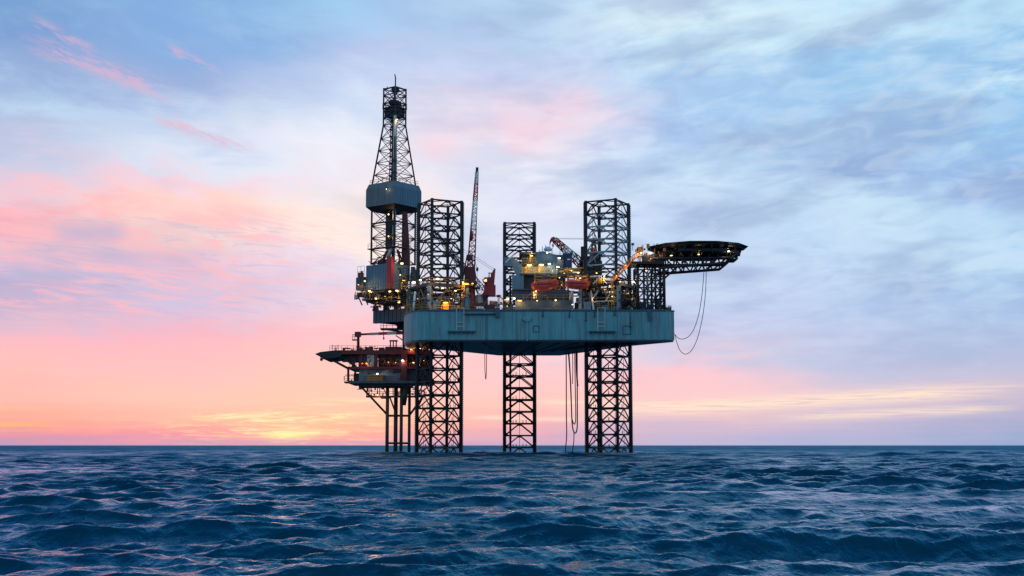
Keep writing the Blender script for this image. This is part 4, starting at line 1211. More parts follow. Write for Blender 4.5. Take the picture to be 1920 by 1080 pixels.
# ------------------------------------------------------------------ HOSES
def smooth(pts, n=10):
    out = []
    P = [Vector(p) for p in pts]; P = [P[0] * 2 - P[1]] + P + [P[-1] * 2 - P[-2]]
    for i in range(1, len(P) - 2):
        for k in range(n):
            t = k / n; p0, p1, p2, p3 = P[i - 1:i + 3]
            out.append(.5 * ((2 * p1) + (p2 - p0) * t + (2 * p0 - 5 * p1 + 4 * p2 - p3) * t * t + (3 * p1 - p0 - 3 * p2 + p3) * t ** 3))
    out.append(P[-2]); return out
def hose(pix, Y, r, label, group, name='hose', cat='hose', mat='rope'):
    w = MB(); w.path(smooth([at(x, y, Y) if len(_) == 0 else at(x, y, Y + _[0]) for x, y, *_ in pix]), r, 6)
    o = w.build(name, M[mat]); tag(o, label, cat, group); return o
GH = 'hoses hanging under the hull'
GL = 'cables hanging from the helideck'
hose([(1324.5, 494), (1323, 545), (1318, 590), (1309, 630), (1298, 655), (1286, 664), (1276, 658), (1270, 645), (1265.5, 628, 2)], 290.5, .07, 'outer, longer cable looping from the helideck to the hull', GL, 'cable', 'cable')
hose([(1321, 494), (1317, 545), (1311, 585), (1302, 615), (1292, 630), (1281, 635.5), (1272, 634), (1264.5, 626, 2)], 291.5, .07, 'inner, shorter cable looping from the helideck to the hull', GL, 'cable', 'cable')
hose([(1061.5, 650), (1061.8, 720), (1062, 780), (1062.5, 815), (1061, 835), (1059, 858)], 324, .13, 'single hose hanging straight down into the sea, apart from the others', GH)
hose([(1064.5, 650), (1068.5, 700), (1070.5, 745), (1072, 780), (1075, 793), (1078, 794), (1079.5, 780), (1078.5, 720), (1077.5, 650)], 325, .12, 'inner hose loop with the higher bend, under the hull', GH)
hose([(1066, 650), (1070, 720), (1072, 780), (1074, 803), (1078, 812), (1081.5, 806), (1082.5, 780), (1082, 650)], 326, .15, 'outer hose loop with the lowest bend, under the hull', GH)
hose([(1076, 808), (1076, 825), (1074, 842), (1070, 858)], 326, .11, 'short hose tail running from the lowest loop into the sea', GH)
hose([(1080.5, 650), (1081, 690), (1082.5, 718), (1083.5, 724)], 323.5, .2, 'short thick hose end hanging beside the hose loops', GH)
hose([(1073.5, 650), (1074, 690), (1073.5, 720)], 323, .1, 'thin straight hose end between the loops', GH)
hose([(909.0, 640), (909.2, 690), (910.2, 707), (910.8, 711), (911.4, 707), (912.2, 690), (912.4, 640)], 292, .08, 'narrow folded hose hanging from the hull between two legs', GH)

# ------------------------------------------------------------------ WELLHEAD PLATFORM
YW = 318.0
wp = thing('wellhead_platform', 'small red and grey wellhead platform on piles below the derrick', 'wellhead platform', at(747, 840, YW + 5))
def wbox(x0, y0, x1, y1, Y, d, mat, name):
    w = MB(); w.pbox(x0, y0, x1, y1, Y, d); return w.build(name, M[mat], wp)
wbox(640, 656.5, 808, 664, YW - .3, 15, 'darkred', 'top_deck')
w = MB(); w.ppoly([(591, 663.5), (600, 660), (624, 657), (640, 656.5), (640, 668), (628, 671), (606, 673), (603, 667), (592, 665)], YW - .2, 13); w.build('deck_overhang', M['steel'], wp)
wbox(648, 664.3, 672, 676, YW + 2, 9, 'darkred', 'module')
wbox(672, 664.3, 688, 687, YW + .6, 8, 'darkred', 'module')
wbox(688, 665, 701.5, 687, YW + .2, 6, 'pale', 'module')
wbox(709, 664.3, 748, 687, YW + 2.5, 9, 'greydark', 'module')
wbox(763, 664.3, 806, 688, YW + 5, 6, 'steel', 'module')
wbox(652, 687.3, 808, 691.5, YW - .4, 15, 'darkred', 'mid_deck')
w = MB(); w.pbox(673, 691.8, 752, 714, YW + 1.2, 10); p = at(673, 714, YW + 1.2); q = at(752, 691.8, YW + 1.2); w.ribs((p.x, YW + 1.2, 0), (q.x, YW + 1.2, 0), p.z, q.z, .8, .14, .06); w.build('module', M['grey'], wp)
wbox(763, 691.8, 806, 716, YW + 1.5, 10, 'bluedark', 'module')
wbox(752, 660, 763, 716, YW - .6, 1.4, 'darkred', 'column')
wbox(702, 664.3, 708, 687, YW - .1, .9, 'darkred', 'column')
wbox(676, 664.3, 679, 687, YW - .1, .6, 'darkred', 'column')
wbox(652, 714, 806, 718.5, YW - .8, 15, 'greydark', 'lower_deck')
wbox(672, 718.8, 768, 724, YW + .2, 12, 'steel', 'deck_girder')
w = MB()
for a, b in (((618, 672), (653, 691)), ((640, 668), (668, 688)), ((642, 677), (655, 677)), ((653, 691), (653, 714)), ((668, 672), (660, 690)), ((618, 672), (640, 668))):
    w.tube(at(*a, YW + .6), at(*b, YW + .6), .28, 8)
w.build('brace', M['steel'], wp)
w = MB(); w.pbox(645, 715.5, 662, 717.8, YW - .5, 4); w.pbox(663, 700, 672, 714, YW + 2, 2); w.pbox(664, 697, 667, 700, YW + 2, 1); w.build('side_balcony', M['steel'], wp)
w = MB(); w.rail([at(645.5, 715.5, YW - .4), at(672, 715.5, YW - .4)], 1.3, .9, .06); w.rail([at(672, 713.6, YW - .7), at(806, 713.6, YW - .7)], 1.0, 1.5, .05); w.rail([at(618, 657, YW), at(808, 656.5, YW)], 1.1, 1.4, .05); w.rail([at(655, 687.3, YW - .3), at(806, 687.3, YW - .3)], 1.0, 1.5, .045)
for px in (623, 634): w.bar(at(px, 657, YW), at(px, 646, YW), .1)
w.bar(at(622, 649, YW), at(635, 649, YW), .07); w.bar(at(622, 653, YW), at(635, 653, YW), .07)
w.build('railing', M['darkred'], wp)
w = MB()
random.seed(5)
for k in range(26):
    x = random.uniform(664, 800); h = random.uniform(1.5, 7)
    w.pbox(x, 656.3 - h, x + random.uniform(1.5, 9), 656.4, YW + random.uniform(1, 9), random.uniform(.5, 2))
for k in range(26):
    x = random.uniform(712, 806); y = random.uniform(667, 680)
    w.tube(at(x, y, YW + 1.6), at(x + random.uniform(-12, 12), y + random.uniform(-2, 6), YW + 1.6), random.uniform(.08, .2), 6); w.tube(at(x, y, YW + 1.6), at(x, 687, YW + 1.6), .1, 6)
w.build('process_equipment', M['darkred'], wp)
w = MB()
for px in (732, 737.5, 743): w.bar(at(px, 656, YW + 3), at(px, 639, YW + 3), .28)
w.pbox(730, 637.5, 745, 639.8, YW + 2.5, 1.4); w.pbox(722, 650, 752, 656.3, YW + 4, 4); w.build('wellhead_frame', M['darkred'], wp)
w = MB()
w.pbox(713, 615, 760, 617.6, YW + 4, 3); w.bar(at(717, 617, YW + 4), at(757, 622.5, YW + 4), .35); w.bar(at(742, 629, YW + 4), at(760, 641, YW + 4), .25); w.bar(at(757, 600, YW + 4), at(757, 657, YW + 4), .6); w.rail([at(714, 615, YW + 4), at(758, 615, YW + 4)], 1.1, 1.2, .06); w.bar(at(719, 604, YW + 4), at(719, 636, YW + 4), .12)
w.pbox(744, 602, 758, 615, YW + 5, 2)
w.build('access_tower', M['steel'], wp)
piles = ((726.8, YW + 1.5, .42), (742.6, YW + 8, .50), (753, YW + 1.0, .40), (768, YW + 6, .36))
for px, Y, r in piles:
    w = MB(); p = at(px, 724, Y); w.tube((p.x, Y, p.z + .2), (p.x, Y, -6), r, 12); w.build('pile', M['leg_worn'], wp)
w = MB()
def xz(px, py, Y): return at(px, py, Y)
w.tube(at(678, 726, YW + 1.5), at(725.5, 777, YW + 1.5), .26, 8); w.tube(at(769, 777, YW + 6), at(797, 738, YW + 6), .26, 8); w.tube(at(731, 745, YW + 2), at(741, 772, YW + 7), .2, 8)
w.tube(at(726, 779.5, YW + 1.5), at(768, 779.5, YW + 3.5), .26, 8); w.tube(at(726, 831, YW + 1.5), at(768, 831, YW + 3.5), .25, 8); w.tube(at(742, 779.5, YW + 8), at(753, 779.5, YW + 1), .22, 8)
w.tube(at(757, 760, YW + 1), at(761, 722, YW + 1), .5, 8, .9)
w.build('pile_brace', M['leg_worn'], wp)
w = MB()
w.pbox(686, 742, 797, 745, YW + 2.4, 2); w.pbox(714, 745, 724, 747.5, YW + 2.4, 1.5)
for px in (688, 692, 708, 712, 737, 760, 778, 790): w.bar(at(px, 720, YW + 2.6), at(px, 744, YW + 2.6), .2)
w.rail([at(687, 742, YW + 2.5), at(796, 742, YW + 2.5)], 1.0, 1.2, .06); w.bar(at(717, 722, YW + 2.5), at(724, 740, YW + 2.5), .2); w.pbox(672.5, 721, 677, 729.5, YW + .4, 1); w.bar(at(669, 730, YW + .6), at(680, 730, YW + .6), .14)
w.build('hanging_walkway', M['darkred'], wp)
for a_ in ((755, 676, YW - .9, .34, 'cool', 1), (707.5, 701, YW - .2, .3, 'cool', 1), (687, 681, YW - .5, .2, 'amber', 1), (708, 740.5, YW + 1.6, .2, 'warm', 1), (742, 680, YW + .8, .16, 'amber', 1), (775, 680, YW + .6, .2, 'warm', 1.5), (787, 684.5, YW + .6, .18, 'cool', 1), (771, 655, YW - .8, .24, 'amber', 1.4), (780, 652, YW + 0, .22, 'amber', 1.3), (679, 681.5, YW - .6, .14, 'amber', 1), (788, 653, YW, .2, 'cool', 1.2)):
    lamp(wp, *a_)
oc_ = thing('cargo_container', 'flat orange container at the edge of the lower platform deck', 'container', at(703, 713, YW - 1))
w = MB(); w.pbox(688, 704, 718, 713.6, YW - .65, 1.6); p = at(688, 713, YW - .65); q = at(718, 704, YW - .65); w.ribs((p.x, YW - .65, 0), (q.x, YW - .65, 0), p.z, q.z, .35, .12, .05); w.build('container_body', M['orange'], oc_)
w = MB(); w.pbox(687.6, 703, 718.4, 704, YW - .7, 1.7); w.build('lid', M['yellow'], oc_)
def clutter(parent, x0, y0, x1, y1, Ya, Yb, n, mats, seed, name='pipework', big=1.0):
    rd = random.Random(seed)
    for mt in mats:
        w = MB()
        for k in range(n):
            x = rd.uniform(x0, x1); y = rd.uniform(y0, y1); Y = rd.uniform(Ya, Yb); c = rd.random()
            if c < .35:
                w.tube(at(x, y, Y), at(min(x1, x + rd.uniform(3, 16)), y + rd.uniform(-.6, .6), Y), rd.uniform(.06, .16) * big, 6)
            elif c < .7:
                w.tube(at(x, y, Y), at(x + rd.uniform(-.5, .5), min(y1, y + rd.uniform(4, 14)), Y), rd.uniform(.06, .17) * big, 6)
            elif c < .85:
                w.bar(at(x, y, Y), at(x + rd.uniform(-7, 7), min(y1, y + rd.uniform(3, 9)), Y), rd.uniform(.1, .2) * big)
            else:
                w.pbox(x, y, x + rd.uniform(1.5, 5), y + rd.uniform(1.5, 5), Y, rd.uniform(.3, .9))
        w.build(name, M[mt], parent)
clutter(wp, 600, 665, 650, 674, YW + .2, YW + 8, 16, ('steel', 'darkred'), 1)
clutter(wp, 625, 650, 805, 657, YW + .2, YW + 8, 26, ('steel', 'darkred'), 2)
clutter(wp, 672, 666, 806, 687, YW - .2, YW + .5, 22, ('steel', 'darkred', 'greydark'), 3)
clutter(wp, 672, 693, 806, 713, YW - .2, YW + 1, 16, ('steel', 'darkred'), 4)
clutter(wp, 676, 722, 800, 744, YW + 1, YW + 6, 14, ('steel', 'darkred'), 5)
clutter(wp, 645, 700, 672, 716, YW + .5, YW + 3, 12, ('steel',), 6)
clutter(dfh, 664, 546.5, 758, 562, 309, 312, 26, ('steel', 'greydark', 'yellow'), 7)
clutter(dfh, 690, 483, 760, 494, 313, 318, 14, ('steel', 'darkred'), 8)
clutter(dfh, 745, 500, 785, 545, 305, 308, 20, ('steel', 'greydark', 'yellow'), 9)
clutter(cant, 690, 562, 757, 578, 316, 320, 18, ('steel', 'greydark'), 10)
clutter(jl, 763, 542, 884, 580, 293.5, 296, 26, ('steel', 'greydark', 'yellow'), 11)
clutter(jr, 1106, 536, 1192, 580, 293.5, 296, 26, ('steel', 'greydark', 'yellow'), 12)
clutter(ms, 1062, 546, 1104, 580, 299.4, 302, 18, ('steel', 'greydark', 'darkred'), 13)
clutter(lq, 1028, 503, 1060, 545, 303, 305.5, 18, ('yellow', 'greydark'), 14)
clutter(lq, 966, 546, 1070, 580, 298.4, 301, 16, ('steel', 'greydark'), 15)
clutter(hdk, 1190, 462, 1250, 490, 290.5, 294, 18, ('steel', 'orange'), 16)
clutter(hull, 888, 564, 960, 581, 294, 300, 18, ('steel', 'darkred', 'greydark'), 17, 'deck_pipe')
for p_, a_ in ((jl, (803, 552, 292.8, .14, 'amber', 1)), (jl, (846, 560, 292.8, .14, 'warm', 1)), (jl, (866, 553, 293.5, .14, 'amber', 1)), (jr, (1112, 558, 293, .14, 'amber', 1)), (jr, (1178, 550, 294, .14, 'amber', 1)), (jr, (1143, 536, 292.5, .16, 'warm', 1)),
               (dfh, (676, 548, 314.5, .14, 'amber', 1)), (dfh, (722, 556, 309.2, .14, 'amber', 1)), (dfh, (672, 534, 315.6, .2, 'amber', 1)), (lq, (1036, 508, 303, .15, 'amber', 1)), (lq, (1053, 534, 303, .15, 'amber', 1)), (wp, (728, 679, YW - .4, .15, 'amber', 1)), (wp, (795, 676, YW - .4, .16, 'amber', 1)),
               (ms, (1098, 558, 299, .16, 'amber', 1)), (hull, (917, 566, 293.6, .15, 'amber', 1)), (hull, (951, 574, 293.6, .15, 'amber', 1))):
    lamp(p_, *a_)
# platform crane
pc = thing('platform_crane', 'slender red and white crane with level boom on the wellhead platform', 'crane', at(671.7, 657, YW + 4))
w = MB(); w.tube(at(671.7, 657, YW + 4), at(671.7, 622, YW + 4), .33, 10); w.build('post', M['darkred'], pc)
Bs = at(665, 627.5, YW + 4), at(760, 623.5, YW + 4)
for f0, f1, m in ((.0, .30, 'darkred'), (.30, .47, 'pale'), (.47, .64, 'red'), (.64, .82, 'white'), (.82, 1, 'red')):
    a, b = Bs[0].lerp(Bs[1], f0), Bs[0].lerp(Bs[1], f1)
    w = MB(); h0 = .28 + f0 * .25
    w.bar(a, b, .34, h0 * 1.7); w.build('boom_section', M[m], pc)
w = MB(); w.pbox(665, 622, 676, 631, YW + 3.2, 1.6); w.build('slew_base', M['darkred'], pc)
w = MB(); w.pbox(660, 636, 671, 638, YW + 3.4, 1.4); w.rail([at(660.5, 636, YW + 3.4), at(670, 636, YW + 3.4)], 1.1, .6, .07); w.bar(at(660.5, 628, YW + 3.4), at(665, 628, YW + 3.4), .1); w.build('cage', M['darkred'], pc)
w = MB(); w.tube(at(719.5, 624, YW + 4), at(719.5, 633, YW + 4), .05, 5); w.lathe(at(719.5, 634.5, YW + 4), [(.1, -.3), (.22, 0), (.1, .3)], 8); w.build('hook_block', M['steel'], pc)

# ------------------------------------------------------------------ WORLD: dusk sky with clouds
def build_world():
    W = bpy.data.worlds.new('World'); S.world = W; W.use_nodes = True
    nt = W.node_tree; nt.nodes.clear(); N = nt.nodes; L = nt.links
    def val(x):
        return x
    def math_(op, a, b=None, c=None, clamp=False):
        n = N.new('ShaderNodeMath'); n.operation = op; n.use_clamp = clamp
        for i, v in enumerate((a, b, c)):
            if v is None: continue
            if isinstance(v, (int, float)): n.inputs[i].default_value = v
            else: L.new(v, n.inputs[i])
        return n.outputs[0]
    add = lambda a, b: math_('ADD', a, b)
    sub = lambda a, b: math_('SUBTRACT', a, b)
    mul = lambda a, b: math_('MULTIPLY', a, b)
    div = lambda a, b: math_('DIVIDE', a, b)
    def sstep(x, a, b):
        n = N.new('ShaderNodeMapRange'); n.interpolation_type = 'SMOOTHSTEP'
        n.inputs[1].default_value = a; n.inputs[2].default_value = b
        L.new(x, n.inputs[0]); return n.outputs[0]
    def mixc(f_, a, b, mode='MIX'):
        n = N.new('ShaderNodeMix'); n.data_type = 'RGBA'; n.blend_type = mode
        for i, v in ((0, f_), (6, a), (7, b)):
            if isinstance(v, (int, float)): n.inputs[i].default_value = v
            elif isinstance(v, tuple): n.inputs[i].default_value = v
            else: L.new(v, n.inputs[i])
        return n.outputs[2]
    def comb(x, y, z=0.0):
        n = N.new('ShaderNodeCombineXYZ')
        for i, v in enumerate((x, y, z)):
            if isinstance(v, (int, float)): n.inputs[i].default_value = v
            else: L.new(v, n.inputs[i])
        return n.outputs[0]
    def noise(vec, scale=1, detail=5, rough=.55, dist=0.0):
        n = N.new('ShaderNodeTexNoise'); n.inputs['Scale'].default_value = scale; n.inputs['Detail'].default_value = detail
        n.inputs['Roughness'].default_value = rough; n.inputs['Distortion'].default_value = dist
        L.new(vec, n.inputs['Vector']); return n.outputs['Fac']
    tc = N.new('ShaderNodeTexCoord'); sx = N.new('ShaderNodeSeparateXYZ'); L.new(tc.outputs['Generated'], sx.inputs[0])
    x, y, z = sx.outputs
    hor = math_('SQRT', add(mul(x, x), mul(y, y)))
    q = div(z, math_('MAXIMUM', hor, .02))
    u = math_('ARCTAN2', x, y)
    qof = lambda py: math.tan(TH + math.atan((540 - py) / F))
    uof = lambda px: math.atan((px - 960) * 1.0 / F / CT)
    qpos = math_('MAXIMUM', q, 0.0)
    # cloud space: streaks flatten towards the horizon
    lift = math_('POWER', add(qpos, .012), .62)
    slope = sstep(u, uof(500), uof(1250))           # 0 left, 1 right: streak direction changes across the sky
    lean = add(mul(slope, .27), -.14)
    qs = sub(lift, mul(mul(u, lean), mul(sstep(qpos, .02, .2), .8)))
    cv = comb(mul(u, 7.0), mul(qs, 22.0), 0.0)
    w1 = noise(cv, 1.0, 4, .5); w2 = noise(comb(add(mul(u, 7.0), 31.7), mul(qs, 22.0), 4.0), 1.0, 4, .5)
    fine = noise(comb(mul(u, 26.0), mul(qs, 64.0), 2.0), 1.0, 6, .58, .7)
    wa = add(.006, mul(qpos, .22))
    amp = math_('MINIMUM', wa, .045)
    sn0 = noise(comb(mul(u, 9.0), mul(q, 330.0), 5.0), 1.0, 5, .62, .3)
    midn = noise(comb(mul(u, 15.0), mul(qs, 34.0), 6.0), 1.0, 6, .56, 1.0)
    q2 = add(add(qpos, add(mul(sub(sn0, .5), .012), mul(mul(sub(midn, .5), amp), 1.1))), add(mul(sub(w1, .5), mul(amp, 1.5)), mul(sub(fine, .5), mul(amp, .5))))
    u2 = add(u, add(mul(sub(w2, .5), .16), mul(sub(fine, .5), .05)))
    QT = qof(0)
    t = div(math_('MAXIMUM', q2, 0.0), QT)
    def ramp(stops):
        n = N.new('ShaderNodeValToRGB'); n.color_ramp.interpolation = 'EASE'
        el = n.color_ramp.elements
        pts = sorted([(max(0, min(1, qof(py) / QT)), c) for py, c in stops])
        el[0].position = pts[0][0]; el[0].color = lin(pts[0][1])
        el[1].position = pts[-1][0]; el[1].color = lin(pts[-1][1])
        for p, c in pts[1:-1]:
            e = el.new(p); e.color = lin(c)
        n.color_ramp.interpolation = 'LINEAR'
        L.new(t, n.inputs[0]); return n.outputs[0]
    cols = [
     (0, [(0, (120, 166, 213)), (110, (122, 160, 212)), (170, (150, 176, 220)), (235, (190, 215, 240)), (285, (178, 195, 228)), (340, (205, 205, 230)), (385, (245, 200, 212)), (425, (255, 176, 184)), (470, (250, 190, 198)), (525, (200, 190, 220)), (560, (184, 174, 211)), (605, (215, 185, 210)), (650, (250, 186, 198)), (690, (254, 192, 190)), (760, (254, 187, 176)), (800, (252, 166, 155)), (814, (222, 150, 172)), (835, (175, 158, 198))]),
     (320, [(0, (132, 178, 225)), (100, (134, 175, 226)), (180, (155, 178, 222)), (240, (188, 208, 238)), (300, (220, 230, 247)), (350, (248, 214, 226)), (400, (255, 212, 205)), (440, (255, 204, 198)), (500, (238, 194, 208)), (545, (210, 190, 220)), (590, (206, 194, 226)), (640, (246, 182, 198)), (700, (254, 194, 192)), (750, (255, 198, 184)), (790, (254, 182, 168)), (813, (245, 152, 165)), (835, (200, 155, 190))]),
     (640, [(0, (155, 202, 240)), (70, (172, 204, 240)), (110, (182, 200, 236)), (160, (198, 214, 244)), (220, (224, 234, 249)), (280, (240, 240, 251)), (340, (238, 232, 244)), (400, (255, 236, 228)), (450, (255, 236, 228)), (490, (236, 225, 240)), (530, (226, 214, 236)), (580, (246, 204, 216)), (640, (255, 194, 200)), (700, (255, 200, 190)), (750, (255, 202, 180)), (800, (255, 188, 164)), (820, (250, 165, 162)), (835, (215, 158, 188))]),
     (960, [(0, (182, 216, 246)), (60, (178, 204, 239)), (140, (204, 214, 244)), (200, (228, 216, 236)), (250, (248, 230, 241)), (320, (240, 240, 252)), (400, (220, 225, 246)), (470, (224, 231, 248)), (520, (218, 222, 245)), (600, (228, 214, 233)), (660, (250, 208, 216)), (700, (255, 202, 206)), (760, (255, 200, 192)), (800, (240, 178, 182)), (835, (198, 172, 206))]),
     (1280, [(0, (210, 236, 252)), (40, (222, 246, 253)), (100, (198, 230, 250)), (150, (172, 208, 242)), (220, (168, 204, 241)), (260, (163, 194, 237)), (300, (188, 216, 246)), (350, (205, 229, 250)), (400, (188, 210, 243)), (470, (194, 218, 246)), (550, (199, 214, 243)), (600, (203, 208, 238)), (660, (214, 206, 229)), (700, (252, 203, 212)), (740, (250, 205, 208)), (775, (238, 200, 202)), (800, (212, 188, 210)), (835, (188, 183, 216))]),
     (1600, [(0, (186, 225, 250)), (80, (203, 236, 252)), (130, (168, 210, 243)), (190, (147, 195, 236)), (240, (178, 216, 246)), (300, (172, 208, 243)), (360, (152, 186, 231)), (400, (196, 226, 248)), (450, (193, 220, 246)), (520, (188, 213, 243)), (600, (178, 200, 236)), (640, (193, 204, 234)), (700, (200, 200, 226)), (745, (225, 200, 214)), (785, (208, 192, 213)), (810, (188, 183, 215)), (835, (172, 182, 216))]),
     (1920, [(0, (120, 178, 226)), (25, (180, 222, 248)), (100, (183, 223, 248)), (160, (138, 188, 233)), (190, (200, 232, 250)), (240, (152, 203, 241)), (330, (148, 188, 233)), (400, (162, 193, 236)), (450, (183, 218, 246)), (510, (192, 222, 246)), (570, (163, 193, 233)), (620, (173, 193, 229)), (700, (188, 193, 223)), (745, (205, 192, 212)), (790, (178, 178, 211)), (835, (148, 172, 211))]),
    ]
    col = ramp(cols[0][1])
    for (pa, _), (pb, st_) in zip(cols, cols[1:]):
        col = mixc(sstep(u2, uof(pa), uof(pb)), col, ramp(st_))
    # darker blue and brighter white cloud streaks
    cl = sstep(add(mul(fine, .35), mul(midn, .65)), .42, .66)
    up = sstep(qpos, .03, .12)
    rightness = sstep(u, uof(700), uof(1300))
    leftness = sub(1.0, sstep(u, uof(300), uof(900)))
    col = mixc(mul(mul(cl, up), mul(add(.14, mul(rightness, .22)), .5)), col, lin((232, 246, 253)))
    dk_ = sstep(w2, .46, .64)
    col = mixc(mul(mul(dk_, up), add(.18, mul(rightness, .34))), col, lin((142, 163, 206)))
    # pink cirrus wisps in the blue, high above the sunset
    wisp_n = noise(comb(mul(add(u, mul(q, .8)), 26.0), mul(add(q, mul(u, .36)), 95.0), 9.0), 1.0, 6, .62, .6)
    def band(x0, y0, x1, y1, wid, soft=1.0):
        u0, q0, u1, q1 = uof(x0), qof(y0), uof(x1), qof(y1)
        m = (q1 - q0) / (u1 - u0)
        d = sub(q, add(mul(sub(u, u0), m), q0))
        g = math_('POWER', 2.718, mul(mul(d, d), -1.0 / (wid / F) ** 2))
        e = .25 * abs(u1 - u0)
        return mul(g, mul(sstep(u, min(u0, u1) - e * .3, min(u0, u1) + e), sub(1.0, sstep(u, max(u0, u1) - e, max(u0, u1) + e * .3))))
    wfine = noise(comb(mul(add(u, mul(q, .5)), 60.0), mul(add(q, mul(u, .36)), 200.0), 3.0), 1.0, 5, .65, 1.2)
    wisps = None
    for b_ in ((20, 122, 330, 200, 20), (30, 86, 170, 136, 13), (295, 112, 410, 160, 12), (270, 240, 480, 292, 14)):
        g = band(*b_); wisps = g if wisps is None else math_('MAXIMUM', wisps, g)
    wm = mul(wisps, sstep(add(mul(wisp_n, .5), mul(wfine, .5)), .42, .60))
    col = mixc(mul(wm, .62), col, lin((232, 180, 204)))
    soft = math_('MAXIMUM', band(900, 262, 1140, 185, 55), band(760, 275, 1020, 262, 34))
    col = mixc(mul(mul(soft, sstep(midn, .36, .66)), .6), col, lin((255, 210, 222)))
    # small mottled cloudlets and greyer layers on the right
    mott = noise(comb(mul(u, 22.0), mul(qs, 58.0), 12.0), 1.0, 5, .52, .9)
    mask_r = mul(mul(rightness, up), .8)
    col = mixc(mul(mul(sstep(mott, .46, .66), mask_r), .30), col, lin((218, 232, 247)))
    col = mixc(mul(mul(sub(1.0, sstep(mott, .32, .52)), mask_r), .30), col, lin((150, 172, 212)))
    # torn pink fringes through the lilac bank on the left
    frn = noise(comb(mul(add(u, mul(q, .3)), 20.0), mul(add(q, mul(u, .10)), 150.0), 7.0), 1.0, 7, .66, .9)
    fz_ = mul(mul(sub(1.0, sstep(u, uof(420), uof(760))), sstep(q, qof(640), qof(570))), sub(1.0, sstep(q, qof(440), qof(380))))
    col = mixc(mul(mul(fz_, sstep(frn, .47, .60)), .62), col, lin((255, 188, 196)))
    col = mixc(mul(mul(fz_, sub(1.0, sstep(frn, .34, .46))), .45), col, lin((190, 180, 216)))
    # bluish holes inside the pink bank on the left
    holes = None
    for b_ in ((90, 462, 240, 452, 20), (150, 490, 380, 505, 16), (0, 530, 150, 545, 24)):
        g = band(*b_); holes = g if holes is None else math_('MAXIMUM', holes, g)
    col = mixc(mul(mul(holes, sstep(w1, .35, .6)), .75), col, lin((186, 180, 214)))
    # low streaks lit from under on the right, gold near the sun
    sn = noise(comb(mul(u, 30.0), mul(q, 620.0), 5.0), 1.0, 5, .6, .3)
    st1 = math_('MAXIMUM', band(1120, 772, 1900, 735, 13), mul(band(1440, 785, 1910, 768, 8), .7))
    st1 = math_('MAXIMUM', st1, mul(band(1150, 764, 1330, 762, 12), .9))
    st1 = math_('MAXIMUM', st1, mul(band(1000, 752, 1200, 762, 6), .7))
    st1 = math_('MAXIMUM', st1, mul(band(1560, 736, 1940, 730, 4), .5))
    st1 = math_('MAXIMUM', st1, mul(band(870, 782, 1110, 788, 5), .6))
    col = mixc(mul(st1, sstep(sn, .28, .56)), col, lin((255, 229, 208)))
    us, qs_ = uof(541), qof(815)
    du = div(sub(u, us), .075); dq = div(sub(q, qof(800)), .011)
    near = math_('POWER', 2.718, mul(add(mul(du, du), mul(dq, dq)), -1.0))
    sn2 = noise(comb(mul(u, 30.0), mul(q, 430.0), 1.0), 1.0, 6, .66, 1.6)
    col = mixc(mul(mul(near, sstep(sn2, .50, .62)), .9), col, lin((255, 236, 178)))
    col = mixc(mul(near, .22), col, lin((255, 205, 150)))
    gold = None
    for b_, k_ in (((370, 784, 570, 776, 5), .9), ((440, 792, 660, 782, 4), .8), ((540, 789, 740, 774, 4.5), .8), ((440, 808, 580, 812, 4), 1.0), ((530, 813, 660, 810, 4.5), .9), ((560, 757, 760, 749, 6), .45), ((500, 800, 580, 799, 3), .7), ((690, 797, 740, 796, 2.5), .8)):
        g = mul(band(*b_), k_); gold = g if gold is None else math_('MAXIMUM', gold, g)
    col = mixc(mul(gold, sstep(sn2, .40, .58)), col, lin((255, 240, 184)))
    ora = math_('MAXIMUM', band(-300, 806, 130, 797, 8), mul(band(-300, 770, 200, 776, 9), .4))
    col = mixc(mul(ora, mul(sstep(sn0, .35, .6), .85)), col, lin((255, 184, 122)))
    du = div(sub(u, us), .0155); dq = div(sub(q, qof(815.5)), .0030)
    core = math_('POWER', 2.718, mul(add(mul(du, du), mul(dq, dq)), -1.0))
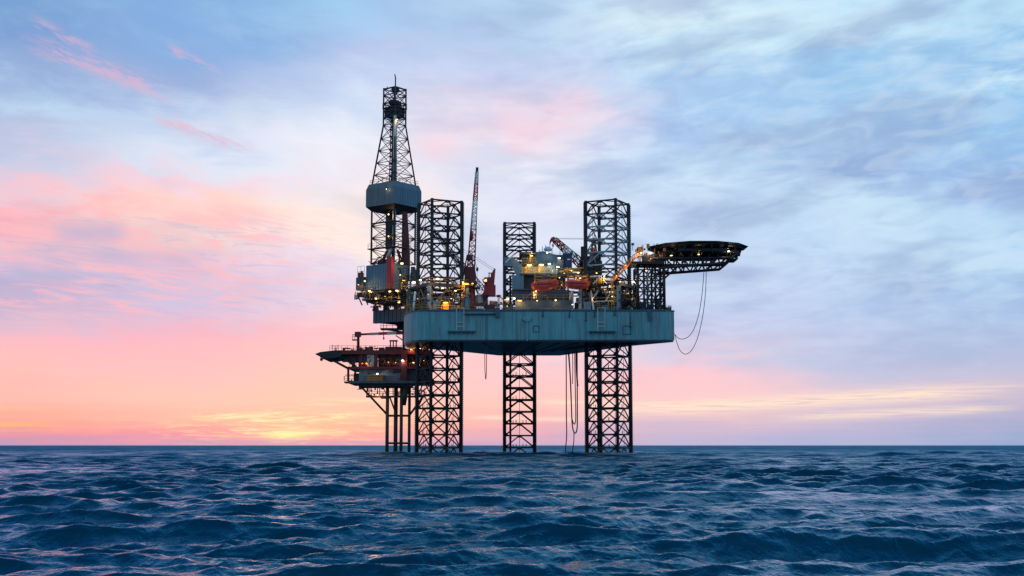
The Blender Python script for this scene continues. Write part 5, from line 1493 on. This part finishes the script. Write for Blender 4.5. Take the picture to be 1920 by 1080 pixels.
    col = mixc(math_('MINIMUM', mul(core, add(.55, mul(sn2, .9))), 1.0), col, lin((255, 246, 172)))
    # rest of the sky: higher up and behind the lens
    zen = sstep(q, QT, QT * 3.2)
    col = mixc(zen, col, lin(ZENITH))
    back = sub(1.0, sstep(y, -.35, .55))
    bcol = mixc(sstep(z, 0.0, .5), lin(BACK_LOW), lin(BACK_HIGH))
    col = mixc(back, col, bcol)
    below = sub(1.0, sstep(z, -.02, 0.0))
    col = mixc(below, col, lin((10, 35, 60)))
    sky = N.new('ShaderNodeTexSky'); sky.sky_type = 'NISHITA'; sky.sun_disc = False
    sky.sun_elevation = R(1.5); sky.sun_rotation = R(-9.5); sky.altitude = 0; sky.air_density = 1; sky.dust_density = 1; sky.ozone_density = 2
    b1 = N.new('ShaderNodeBackground'); L.new(col, b1.inputs[0]); b1.inputs[1].default_value = 1.0
    b2 = N.new('ShaderNodeBackground'); L.new(sky.outputs[0], b2.inputs[0]); b2.inputs[1].default_value = NISHITA
    ad = N.new('ShaderNodeAddShader'); L.new(b1.outputs[0], ad.inputs[0]); L.new(b2.outputs[0], ad.inputs[1])
    o = N.new('ShaderNodeOutputWorld'); L.new(ad.outputs[0], o.inputs[0])
    W.cycles.sampling_method = 'AUTOMATIC'
ZENITH = (95, 150, 205)
BACK_LOW = (165, 192, 218)
BACK_HIGH = (145, 190, 222)
NISHITA = .004
build_world()

sun_d = bpy.data.lights.new('sun', 'SUN'); sun_d.energy = .025; sun_d.angle = R(6); sun_d.color = (1, .55, .30)
sun = bpy.data.objects.new('sun', sun_d); COL.objects.link(sun)
sd = Vector((math.sin(R(-9.5)) * math.cos(R(1.5)), math.cos(R(-9.5)) * math.cos(R(1.5)), math.sin(R(1.5))))
sun.rotation_euler = sd.to_track_quat('Z', 'Y').to_euler()
sun.location = sd * 400

S.render.engine = 'CYCLES'
S.cycles.use_denoising = True
S.cycles.max_bounces = 5
S.cycles.sample_clamp_indirect = 4
S.view_settings.view_transform = 'Standard'
S.view_settings.look = 'None'
S.view_settings.exposure = 0
S.view_settings.gamma = 1
